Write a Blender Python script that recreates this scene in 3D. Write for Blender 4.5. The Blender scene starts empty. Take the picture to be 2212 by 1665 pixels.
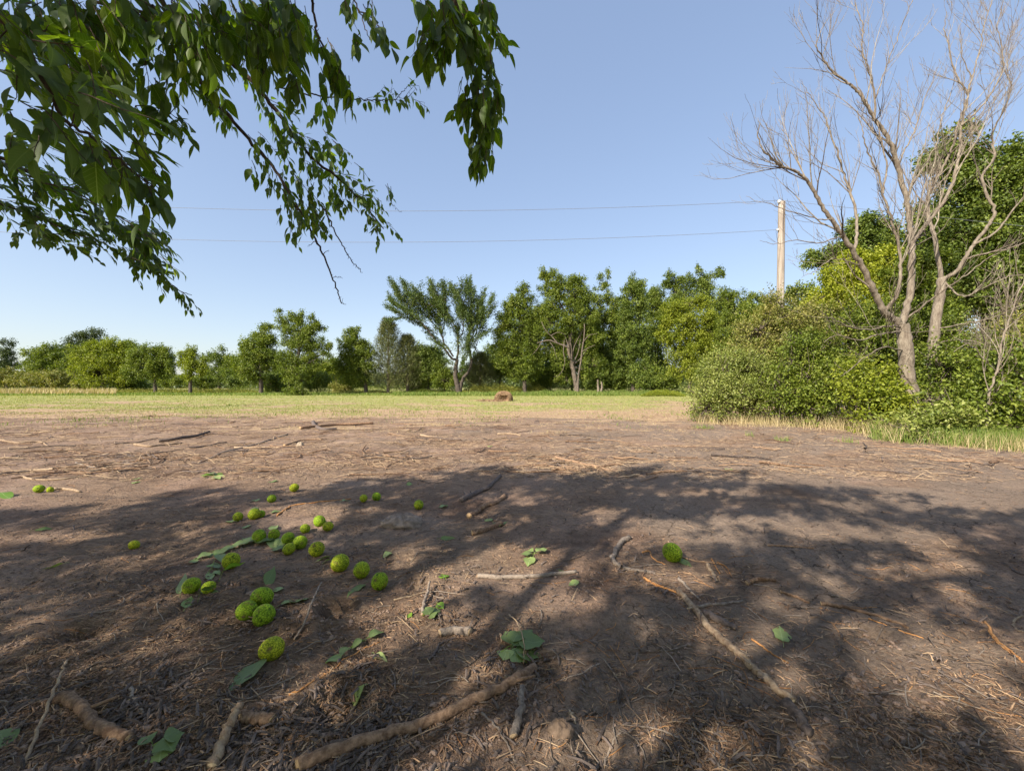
import bpy, math, random
import numpy as np
from mathutils import Vector

R = np.random.default_rng(7)
random.seed(7)
scene = bpy.context.scene

# ------------------------------------------------------------------ camera, world, sun, exposure
H = 1.35                      # eye height
F = 864.0                     # focal length in units of a 2212 px wide picture
CX, HY = 1106.0, 828.0        # centre column and horizon row in that picture
cam_d = bpy.data.cameras.new("camera")
cam = bpy.data.objects.new("camera", cam_d)
scene.collection.objects.link(cam)
cam.location = (0, 0, H)
cam.rotation_euler = (math.radians(90) - math.atan((832.5 - HY) / F), 0, 0)
cam_d.sensor_width = 36
cam_d.lens = 36 * F / 2212
cam_d.clip_start = 0.05
cam_d.clip_end = 6000
scene.camera = cam

SUN_EL = math.radians(37)
SUN_LEFT = math.radians(42)   # sun stands behind the camera, this far round to the left
SUN = np.array([-math.sin(SUN_LEFT) * math.cos(SUN_EL), -math.cos(SUN_LEFT) * math.cos(SUN_EL), math.sin(SUN_EL)])
world = bpy.data.worlds.new("World")
scene.world = world
world.use_nodes = True
wn, wl = world.node_tree.nodes, world.node_tree.links
wn.clear()
wo = wn.new("ShaderNodeOutputWorld")
bg = wn.new("ShaderNodeBackground")
sky = wn.new("ShaderNodeTexSky")
sky.sky_type = 'NISHITA'
sky.sun_disc = False
sky.sun_elevation = SUN_EL
sky.sun_rotation = math.pi + SUN_LEFT
sky.altitude = 300
sky.air_density = 1.0
sky.dust_density = 1.6
sky.ozone_density = 2.5
hsv = wn.new("ShaderNodeHueSaturation")
hsv.inputs['Saturation'].default_value = 1.27
hsv.inputs['Value'].default_value = 1.74
hsv.inputs['Hue'].default_value = 0.510
gam = wn.new("ShaderNodeGamma"); gam.inputs['Gamma'].default_value = 0.5
wl.new(sky.outputs[0], gam.inputs['Color'])
wl.new(gam.outputs[0], hsv.inputs['Color'])
wl.new(hsv.outputs[0], bg.inputs['Color'])
bg.inputs['Strength'].default_value = 0.14
wl.new(bg.outputs[0], wo.inputs['Surface'])

sd = bpy.data.lights.new("sun", 'SUN')
sd.energy = 5.0
sd.angle = math.radians(0.6)
sd.color = (1.0, 0.92, 0.79)
sun = bpy.data.objects.new("sun", sd)
scene.collection.objects.link(sun)
sun.rotation_euler = Vector((-SUN[0], -SUN[1], -SUN[2])).to_track_quat('-Z', 'Y').to_euler()
sun.location = (-20, -25, 30)

scene.view_settings.view_transform = 'Standard'
scene.view_settings.look = 'None'
scene.view_settings.gamma = 1
scene.view_settings.exposure = 0.88
scene.cycles.max_bounces = 6
scene.cycles.diffuse_bounces = 3
scene.cycles.transmission_bounces = 3
scene.cycles.transparent_max_bounces = 4


# ------------------------------------------------------------------ helpers: noise, mapping
_perm = np.random.default_rng(3).permutation(4096)
_gr = np.random.default_rng(4).uniform(0, 2 * np.pi, 4096)


def perlin(x, y, seed=0):
    x = np.asarray(x, float); y = np.asarray(y, float)
    xi = np.floor(x).astype(np.int64); yi = np.floor(y).astype(np.int64)
    xf = x - xi; yf = y - yi

    def g(ix, iy, dx, dy):
        a = _gr[_perm[(_perm[(ix + seed * 57) & 4095] + iy) & 4095]]
        return np.cos(a) * dx + np.sin(a) * dy
    u = xf * xf * xf * (xf * (xf * 6 - 15) + 10)
    v = yf * yf * yf * (yf * (yf * 6 - 15) + 10)
    a = g(xi, yi, xf, yf); b = g(xi + 1, yi, xf - 1, yf)
    c = g(xi, yi + 1, xf, yf - 1); d = g(xi + 1, yi + 1, xf - 1, yf - 1)
    return ((a + (b - a) * u) + ((c + (d - c) * u) - (a + (b - a) * u)) * v) * 1.4


def fbm(x, y, seed=0, oct=3):
    s = 0; a = 1.0; f = 1.0
    for i in range(oct):
        s = s + a * perlin(x * f, y * f, seed + i * 11)
        a *= 0.5; f *= 2.03
    return s


def sstep(a, b, x):
    t = np.clip((x - a) / (b - a), 0, 1)
    return t * t * (3 - 2 * t)


def px2g(px, py):                       # picture position -> flat ground position
    d = H * F / (py - HY)
    return (px - CX) / F * d, d


def at(px, py, d):                      # picture position at a given depth -> world
    return np.array([(px - CX) / F * d, d, H + (HY - py) / F * d])


PITS = [(729, 1316, .11, .05), (866, 1212, .14, .025), (157, 1371, .12, .03), (905, 1262, .10, .03), (715, 1535, .12, .035),
        (1290, 1620, .09, .02), (1890, 1372, .09, .025), (620, 1375, .09, .02), (1015, 1105, .3, .03), (60, 1265, .2, .03), (1180, 1440, .1, .02)]
MOUNDS = [(700, 1520, .10, .03), (985, 1440, .12, .022), (1350, 1330, .25, .04), (480, 1235, .3, .03), (650, 1340, .16, .03),
          (1180, 1610, .12, .03), (1585, 1420, .2, .03), (860, 1128, .2, .02), (420, 1560, .3, .02)]


def gh(x, y):                           # ground height
    x = np.asarray(x, float); y = np.asarray(y, float)
    r = np.sqrt(x * x + y * y)
    near = 1 - sstep(6, 16, r)
    z = 0.035 * fbm(x * .45, y * .45, 1, 2) * (0.4 + 0.6 * (1 - sstep(20, 60, r)))
    rough = 0.35 + 0.65 * sstep(-.25, .35, fbm(x * .55 + 9, y * .55, 5, 2) + 0.12 * (-x) / (1 + r * .2))
    z = z + near * rough * (0.024 * fbm(x * 2.1, y * 2.6, 2, 3) + 0.017 * np.abs(fbm(x * 6, y * 7, 8, 3)))
    z = z + (1 - sstep(4, 9, r)) * rough * 0.0085 * fbm(x * 20, y * 22, 14, 3)
    # wheel furrows running across the far part of the bare soil
    fur = sstep(7, 9, y) * (1 - sstep(14, 17, y))
    z = z + fur * 0.022 * fbm(x * .25, y * 2.2 + x * .12, 21, 3)
    for px, py, rr, dp in PITS:
        a, b = px2g(px, py)
        q = ((x - a) ** 2 + ((y - b) * 1.1) ** 2) / rr ** 2
        z = z - dp * 1.7 * np.exp(-q ** 1.3) * (1 + .4 * fbm(x * 12, y * 12, 19, 2)) + dp * .45 * np.exp(-(np.sqrt(q) - 1.35) ** 2 / .12)
    for px, py, rr, dp in MOUNDS:
        a, b = px2g(px, py)
        q = ((x - a) ** 2 + (y - b) ** 2) / rr ** 2
        z = z + dp * np.exp(-q)
    return z


def G(px, py, up=0.0):                  # picture position -> point on the real ground
    x, y = px2g(px, py)
    for _ in range(3):
        z = float(gh(x, y))
        d = (H - z) * F / (py - HY)
        x, y = (px - CX) / F * d, d
    return np.array([x, y, float(gh(x, y)) + up])


def nrm(v):
    v = np.asarray(v, float)
    return v / np.maximum(np.linalg.norm(v, axis=-1, keepdims=True), 1e-9)


def rdir(n):
    return nrm(R.normal(size=(n, 3)))


# ------------------------------------------------------------------ helpers: meshes
class MB:
    def __init__(self):
        self.v = []; self.f3 = []; self.f4 = []; self.r = []; self.uv = []; self.n = 0

    def add(self, v, f3=None, f4=None, rnd=None, uv=None):
        v = np.asarray(v, float).reshape(-1, 3)
        if f3 is not None and len(f3): self.f3.append(np.asarray(f3, np.int64).reshape(-1, 3) + self.n)
        if f4 is not None and len(f4): self.f4.append(np.asarray(f4, np.int64).reshape(-1, 4) + self.n)
        self.v.append(v)
        self.r.append(np.full(len(v), .5) if rnd is None else np.broadcast_to(rnd, (len(v),)).astype(float))
        self.uv.append(np.zeros((len(v), 2)) if uv is None else np.asarray(uv, float).reshape(-1, 2))
        self.n += len(v)

    def build(self, name, mat, parent=None, origin=None, smooth=True):
        V = np.concatenate(self.v)
        o = np.zeros(3) if origin is None else np.asarray(origin, float)
        V = V - o
        f3 = np.concatenate(self.f3) if self.f3 else np.zeros((0, 3), np.int64)
        f4 = np.concatenate(self.f4) if self.f4 else np.zeros((0, 4), np.int64)
        me = bpy.data.meshes.new(name)
        me.vertices.add(len(V)); me.vertices.foreach_set("co", V.ravel())
        nl = len(f3) * 3 + len(f4) * 4
        me.loops.add(nl)
        me.loops.foreach_set("vertex_index", np.concatenate([f3.ravel(), f4.ravel()]))
        me.polygons.add(len(f3) + len(f4))
        st = np.concatenate([np.arange(len(f3)) * 3, len(f3) * 3 + np.arange(len(f4)) * 4])
        me.polygons.foreach_set("loop_start", st)
        me.polygons.foreach_set("use_smooth", np.full(len(st), smooth))
        a = me.attributes.new("rnd", 'FLOAT', 'POINT'); a.data.foreach_set("value", np.concatenate(self.r))
        b = me.attributes.new("luv", 'FLOAT2', 'POINT'); b.data.foreach_set("vector", np.concatenate(self.uv).ravel())
        me.update(calc_edges=True)
        me.materials.append(mat)
        ob = bpy.data.objects.new(name, me)
        scene.collection.objects.link(ob)
        if parent is not None:
            ob.parent = parent
            ob.location = Vector(o) - parent.location
        else:
            ob.location = o
        return ob


def tag(o, label=None, cat=None, group=None, kind=None):
    if label: o["label"] = label
    if cat: o["category"] = cat
    if group: o["group"] = group
    if kind: o["kind"] = kind
    return o


def empty(name, loc):
    o = bpy.data.objects.new(name, None)
    scene.collection.objects.link(o)
    o.location = loc
    o.empty_display_size = .2
    return o


def tubes(mb, P, Rd, sides=5, rnd=None, cap=False, wob=0.0):
    """P (N,K,3) centre lines, Rd (N,K) radii: N tubes at once."""
    P = np.asarray(P, float); Rd = np.asarray(Rd, float)
    if P.ndim == 2: P = P[None]; Rd = Rd[None]
    N, K, _ = P.shape
    T = np.empty_like(P)
    T[:, 1:-1] = P[:, 2:] - P[:, :-2]; T[:, 0] = P[:, 1] - P[:, 0]; T[:, -1] = P[:, -1] - P[:, -2]
    T = nrm(T)
    ref = np.where(np.abs(nrm(P[:, -1] - P[:, 0])[:, 2:3]) > .8, [[1., .1, 0]], [[.1, 0, 1.]])[:, None, :]
    A = nrm(np.cross(T, ref)); B = np.cross(T, A)
    th = np.arange(sides) / sides * 2 * np.pi
    c = np.cos(th)[None, None, :, None]; s = np.sin(th)[None, None, :, None]
    rr = Rd[:, :, None, None]
    if wob: rr = rr * (1 + R.normal(0, wob, (N, K, sides, 1)))
    V = P[:, :, None] + rr * (A[:, :, None] * c + B[:, :, None] * s)
    idx = np.arange(N * K * sides).reshape(N, K, sides)
    a = idx[:, :-1]; b = idx[:, 1:]
    q = np.stack([a, np.roll(a, -1, 2), np.roll(b, -1, 2), b], -1).reshape(-1, 4)
    f3 = None
    V = V.reshape(-1, 3)
    r = None if rnd is None else np.repeat(np.broadcast_to(rnd, (N,)), K * sides)
    arc = np.concatenate([np.zeros((N, 1)), np.cumsum(np.linalg.norm(np.diff(P, axis=1), axis=2), 1)], 1)
    uv = np.stack([np.broadcast_to(arc[:, :, None], (N, K, sides)), np.broadcast_to((np.minimum(np.arange(sides), sides - np.arange(sides)) / sides)[None, None], (N, K, sides))], -1).reshape(-1, 2)
    if cap:
        n0 = len(V); ends = np.stack([P[:, 0] - T[:, 0] * Rd[:, :1] * .15, P[:, -1] + T[:, -1] * Rd[:, -1:] * .15], 1).reshape(-1, 3)
        f3 = []
        for i in range(N):
            for e, row in ((0, idx[i, 0]), (1, idx[i, -1])):
                for k in range(sides):
                    t = (row[k], row[(k + 1) % sides], n0 + 2 * i + e)
                    f3.append(t if e else t[::-1])
        V = np.concatenate([V, ends])
        uv = np.concatenate([uv, np.full((2 * N, 2), -1.)])
        if r is not None: r = np.concatenate([r, np.repeat(np.broadcast_to(rnd, (N,)), 2)])
    mb.add(V, f3=f3, f4=q, rnd=r, uv=uv)


def smooth_path(pts, k=6, jit=0.0):
    """Catmull-Rom through pts (M,D)."""
    p = np.asarray(pts, float)
    if len(p) < 3 and k < 2: return p
    q = np.concatenate([[2 * p[0] - p[1]], p, [2 * p[-1] - p[-2]]])
    out = []
    for i in range(len(p) - 1):
        t = np.arange(k)[:, None] / k
        a, b, c, d = q[i:i + 4]
        out.append(.5 * ((2 * b) + (-a + c) * t + (2 * a - 5 * b + 4 * c - d) * t ** 2 + (-a + 3 * b - 3 * c + d) * t ** 3))
    out.append(p[-1:])
    o = np.concatenate(out)
    if jit: o[1:-1] += R.normal(0, jit, o[1:-1].shape)
    return o


def leaves_simple(mb, base, d, n, L, W, rnd, fold=.25):
    """Folded four-point leaves: two triangles each."""
    d = nrm(d); s = nrm(np.cross(d, n)); n = np.cross(s, d)
    L = np.asarray(L)[:, None]; W = np.asarray(W)[:, None]
    v0 = base; v2 = base + d * L - n * L * .12
    m = base + d * L * .42
    v1 = m + s * W * .5 + n * W * fold; v3 = m - s * W * .5 + n * W * fold
    V = np.stack([v0, v1, v2, v3], 1).reshape(-1, 3)
    i = np.arange(len(base))[:, None] * 4
    f = np.concatenate([i + [[0, 2, 1]], i + [[0, 3, 2]]])
    mb.add(V, f3=f, rnd=np.repeat(rnd, 4))


_st = np.array([0, .08, .22, .38, .55, .72, .88, 1.0])
_hw = np.array([0, .27, .46, .50, .42, .27, .09, 0])


def leaves_fine(mb, base, d, n, L, W, rnd, droop=None, fold=None):
    """Ovate leaves with a drawn-out tip, folded along the midrib and drooping."""
    base = np.asarray(base, float)
    N = len(base)
    d = nrm(d); s = nrm(np.cross(d, n)); n = np.cross(s, d)
    L = np.broadcast_to(L, (N,))[:, None, None]; W = np.broadcast_to(W, (N,))[:, None, None]
    if droop is None: droop = R.uniform(.0, .35, N)
    if fold is None: fold = R.uniform(.05, .45, N)
    droop = np.broadcast_to(droop, (N,))[:, None, None]; fold = np.broadcast_to(fold, (N,))[:, None, None]
    t = _st[None, :, None]; h = _hw[None, :, None]
    wav = 1 + .10 * np.sin(_st * 17)[None, :, None] * R.normal(0, 1, (N, 1, 1))
    mid = base[:, None] + d[:, None] * (t - .25 * droop * t * t) * L - n[:, None] * droop * t * t * L
    wid = h * W * wav
    lf = mid + s[:, None] * wid + n[:, None] * wid * fold
    rt = mid - s[:, None] * wid + n[:, None] * wid * fold
    K = len(_st)
    V = np.stack([mid, lf, rt], 2).reshape(-1, 3)          # N,K,3
    idx = np.arange(N * K * 3).reshape(N, K, 3)
    a = idx[:, :-1]; b = idx[:, 1:]
    q1 = np.stack([a[..., 0], b[..., 0], b[..., 1], a[..., 1]], -1)[:, 1:-1].reshape(-1, 4)
    q2 = np.stack([a[..., 0], a[..., 2], b[..., 2], b[..., 0]], -1)[:, 1:-1].reshape(-1, 4)
    t3 = np.concatenate([np.stack([idx[:, 0, 0], idx[:, 1, 0], idx[:, 1, 1]], -1), np.stack([idx[:, 0, 0], idx[:, 1, 2], idx[:, 1, 0]], -1),
                         np.stack([idx[:, -2, 0], idx[:, -1, 0], idx[:, -2, 1]], -1), np.stack([idx[:, -2, 0], idx[:, -2, 2], idx[:, -1, 0]], -1)])
    uv = np.stack([np.broadcast_to(_st[None, :, None], (N, K, 3)), np.broadcast_to(np.array([0., 1., -1.])[None, None] * _hw[None, :, None], (N, K, 3))], -1)
    mb.add(V, f3=t3, f4=np.concatenate([q1, q2]), rnd=np.repeat(np.broadcast_to(rnd, (N,)), K * 3), uv=uv.reshape(-1, 2))


# ------------------------------------------------------------------ helpers: materials
def newmat(name):
    m = bpy.data.materials.new(name); m.use_nodes = True
    nt = m.node_tree; nt.nodes.clear()
    out = nt.nodes.new("ShaderNodeOutputMaterial")
    return m, nt.nodes, nt.links, out


def ramp(nodes, cols, poss):
    r = nodes.new("ShaderNodeValToRGB")
    e = r.color_ramp.elements
    while len(e) < len(cols): e.new(.5)
    for i, (c, p) in enumerate(zip(cols, poss)):
        e[i].position = p; e[i].color = (*c, 1)
    return r


def noise(nodes, links, vec, scale, detail=4, rough=.55, dist=0.0):
    n = nodes.new("ShaderNodeTexNoise")
    n.inputs['Scale'].default_value = scale; n.inputs['Detail'].default_value = detail
    n.inputs['Roughness'].default_value = rough; n.inputs['Distortion'].default_value = dist
    if vec is not None: links.new(vec, n.inputs['Vector'])
    return n


def mixc(nodes, links, fac, a, b, blend='MIX'):
    m = nodes.new("ShaderNodeMix"); m.data_type = 'RGBA'; m.blend_type = blend
    if isinstance(fac, (int, float)): m.inputs[0].default_value = fac
    else: links.new(fac, m.inputs[0])
    for sock, val in ((m.inputs[6], a), (m.inputs[7], b)):
        if isinstance(val, tuple): sock.default_value = (*val, 1)
        else: links.new(val, sock)
    return m.outputs[2]


def math_(nodes, links, op, a, b=None, clamp=False):
    m = nodes.new("ShaderNodeMath"); m.operation = op; m.use_clamp = clamp
    for sock, val in ((m.inputs[0], a), (m.inputs[1], b)):
        if val is None: continue
        if isinstance(val, (int, float)): sock.default_value = val
        else: links.new(val, sock)
    return m.outputs[0]


def leafmat(name, cols, poss=None, trans=.32, rough=.5, spec=.35, cl=1.2, veins=False, under=None, tcol=(1.15, 1.25, .35)):
    m, n, l, out = newmat(name)
    at_ = n.new("ShaderNodeAttribute"); at_.attribute_name = "rnd"
    tc = n.new("ShaderNodeTexCoord")
    nz = noise(n, l, tc.outputs['Object'], cl, 2)
    f = math_(n, l, 'ADD', math_(n, l, 'MULTIPLY', at_.outputs['Fac'], .6), math_(n, l, 'MULTIPLY', nz.outputs['Fac'], .4))
    poss = poss or list(np.linspace(.18, .82, len(cols)))
    rp = ramp(n, cols, poss); l.new(f, rp.inputs[0])
    col = rp.outputs[0]
    if veins:
        uv = n.new("ShaderNodeAttribute"); uv.attribute_name = "luv"
        sx = n.new("ShaderNodeSeparateXYZ"); l.new(uv.outputs['Vector'], sx.inputs[0])
        av = math_(n, l, 'ABSOLUTE', sx.outputs[1])
        mid = math_(n, l, 'LESS_THAN', av, .022)
        k = math_(n, l, 'SUBTRACT', sx.outputs[0], math_(n, l, 'MULTIPLY', av, .45))
        k = math_(n, l, 'FRACT', math_(n, l, 'MULTIPLY', k, 9.0))
        sv = math_(n, l, 'MULTIPLY', math_(n, l, 'LESS_THAN', k, .12), .45)
        vv = math_(n, l, 'MAXIMUM', mid, sv)
        light = mixc(n, l, .55, col, (.42, .50, .22))
        col = mixc(n, l, vv, col, light)
    if under:
        g = n.new("ShaderNodeNewGeometry")
        col = mixc(n, l, math_(n, l, 'MULTIPLY', g.outputs['Backfacing'], .75), col, under)
    p = n.new("ShaderNodeBsdfPrincipled")
    l.new(col, p.inputs['Base Color'])
    p.inputs['Roughness'].default_value = rough
    p.inputs['Specular IOR Level'].default_value = spec
    t = n.new("ShaderNodeBsdfTranslucent")
    tcx = mixc(n, l, 1.0, col, tcol, 'MULTIPLY')
    l.new(tcx, t.inputs['Color'])
    mx = n.new("ShaderNodeMixShader"); mx.inputs[0].default_value = trans
    l.new(p.outputs[0], mx.inputs[1]); l.new(t.outputs[0], mx.inputs[2])
    l.new(mx.outputs[0], out.inputs['Surface'])
    return m


def barkmat(name, a, b, scale=14, bump=.5, rough=.9, c=None, stretch=(1, 1, .25), endcol=None):
    m, n, l, out = newmat(name)
    tc = n.new("ShaderNodeTexCoord")
    mp = n.new("ShaderNodeMapping"); mp.inputs['Scale'].default_value = stretch
    l.new(tc.outputs['Object'], mp.inputs['Vector'])
    nz = noise(n, l, mp.outputs[0], scale, 6, .65)
    at_ = n.new("ShaderNodeAttribute"); at_.attribute_name = "rnd"
    f = math_(n, l, 'ADD', nz.outputs['Fac'], math_(n, l, 'MULTIPLY', math_(n, l, 'SUBTRACT', at_.outputs['Fac'], .5), .35))
    rp = ramp(n, [a, b] + ([c] if c else []), [.36, .62] + ([.78] if c else [])); l.new(f, rp.inputs[0])
    col = rp.outputs[0]
    if endcol:
        uv = n.new("ShaderNodeAttribute"); uv.attribute_name = "luv"
        sx = n.new("ShaderNodeSeparateXYZ"); l.new(uv.outputs['Vector'], sx.inputs[0])
        col = mixc(n, l, math_(n, l, 'LESS_THAN', sx.outputs[0], -.02), col, endcol)
    p = n.new("ShaderNodeBsdfPrincipled"); l.new(col, p.inputs['Base Color'])
    p.inputs['Roughness'].default_value = rough; p.inputs['Specular IOR Level'].default_value = .25
    bp = n.new("ShaderNodeBump"); bp.inputs['Strength'].default_value = bump; bp.inputs['Distance'].default_value = .02
    l.new(nz.outputs['Fac'], bp.inputs['Height']); l.new(bp.outputs[0], p.inputs['Normal'])
    l.new(p.outputs[0], out.inputs['Surface'])
    return m


M = {}
M['leaf_mid'] = leafmat('foliage_mid', [(.06, .09, .012), (.15, .20, .022), (.28, .31, .05)], cl=.9)
M['leaf_dark'] = leafmat('foliage_dark', [(.05, .08, .014), (.125, .175, .024), (.24, .28, .05)], cl=.9, trans=.25)
M['leaf_bright'] = leafmat('foliage_bright', [(.10, .14, .012), (.23, .27, .022), (.36, .38, .05)], cl=.9, trans=.36)
M['leaf_yellow'] = leafmat('foliage_yellow_green', [(.15, .19, .015), (.32, .35, .028), (.46, .47, .06)], cl=.8, trans=.38)
M['leaf_olive'] = leafmat('foliage_olive', [(.11, .125, .025), (.25, .26, .055), (.40, .33, .12)], cl=1.4, trans=.28)
M['leaf_shrub'] = leafmat('foliage_shrub', [(.10, .14, .02), (.24, .28, .06), (.38, .39, .12)], cl=1.6, trans=.33, rough=.42)
M['leaf_vase'] = leafmat('foliage_vase', [(.03, .055, .012), (.075, .115, .02), (.15, .18, .035)], cl=.9, trans=.25)
M['leaf_cedar'] = leafmat('foliage_cedar', [(.07, .085, .03), (.15, .17, .055), (.26, .25, .10)], cl=2.0, trans=.12)
M['leaf_blue'] = leafmat('foliage_far_dark', [(.035, .055, .02), (.07, .10, .03), (.12, .15, .05)], cl=.6, trans=.2)
M['leaf_near'] = leafmat('foliage_near', [(.045, .085, .01), (.10, .165, .016), (.21, .27, .03)], cl=3, trans=.48, rough=.5, spec=.3, veins=True,
                         under=(.085, .13, .05), tcol=(1.5, 1.7, .25))
M['leaf_fallen'] = leafmat('fallen_leaf_green', [(.05, .10, .018), (.095, .165, .03), (.19, .26, .07)], cl=6, trans=.25, rough=.5, spec=.3, veins=True,
                           under=(.17, .22, .08))
M['leaf_pale'] = leafmat('fallen_leaf_pale', [(.16, .22, .06), (.26, .33, .10), (.36, .40, .15)], cl=6, trans=.2, rough=.5, spec=.4, veins=True)
M['leaf_lime'] = leafmat('fallen_leaf_lime', [(.12, .24, .02), (.18, .32, .02), (.28, .40, .05)], cl=6, trans=.35, rough=.4, spec=.4, veins=True)
M['bark'] = barkmat('bark_brown', (.08, .062, .048), (.20, .16, .125))
M['bark_dark'] = barkmat('bark_dark', (.045, .035, .028), (.12, .095, .075))
M['bark_near'] = barkmat('bark_twig', (.05, .035, .028), (.14, .10, .075), scale=40)
M['bark_dead'] = barkmat('bark_dead', (.13, .10, .075), (.27, .225, .17), scale=16, bump=1.0, c=(.38, .34, .26))
M['wood_grey'] = barkmat('wood_grey', (.13, .10, .08), (.30, .24, .19), scale=45, stretch=(1, 1, 1), endcol=(.42, .30, .18))
M['wood_brown'] = barkmat('wood_brown', (.13, .075, .045), (.33, .21, .13), scale=38, stretch=(1, 1, 1), endcol=(.45, .30, .16))
M['wood_peeled'] = barkmat('wood_peeled', (.22, .145, .09), (.42, .31, .205), scale=35, stretch=(1, 1, 1), endcol=(.60, .45, .27))
M['wood_dark'] = barkmat('wood_dark', (.06, .045, .038), (.17, .13, .11), scale=40, stretch=(1, 1, 1))
M['wood_orange'] = barkmat('root_orange', (.30, .13, .045), (.58, .29, .11), scale=60, stretch=(1, 1, 1), bump=.2)
M['straw'] = barkmat('straw', (.17, .10, .062), (.44, .31, .19), scale=5, stretch=(1, 1, 1), bump=0)
M['straw'].node_tree.nodes
M['chips'] = barkmat('wood_chips', (.12, .068, .042), (.36, .22, .13), scale=7, stretch=(1, 1, 1), bump=0, c=(.55, .38, .23))
M['pole'] = barkmat('pole_wood', (.22, .18, .145), (.43, .37, .305), scale=7, stretch=(3, 3, .15), bump=.4, endcol=(.5, .42, .33))
M['grass'] = leafmat('grass_blades', [(.20, .22, .06), (.30, .32, .09), (.46, .42, .18)], cl=.35, trans=.3, spec=.2)
M['grass_green'] = leafmat('grass_green_blades', [(.10, .17, .03), (.18, .25, .05), (.32, .33, .11)], cl=.5, trans=.3, spec=.2)
M['grass_dry'] = leafmat('dry_grass_blades', [(.30, .25, .12), (.48, .38, .20), (.62, .50, .30)], cl=.8, trans=.25, spec=.2)
M['weeds'] = leafmat('weed_leaves', [(.15, .18, .03), (.27, .28, .05), (.40, .34, .07)], cl=.6, trans=.33)
M['ceramic'] = barkmat('insulator_glaze', (.7, .7, .7), (.85, .85, .84), bump=0, rough=.2)
M['wire'] = barkmat('wire_metal', (.16, .17, .19), (.22, .23, .25), bump=0, rough=.5)
M['hay'] = barkmat('hay_strands', (.17, .10, .06), (.42, .28, .16), scale=3, stretch=(1, 1, 1), bump=0)


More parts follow.
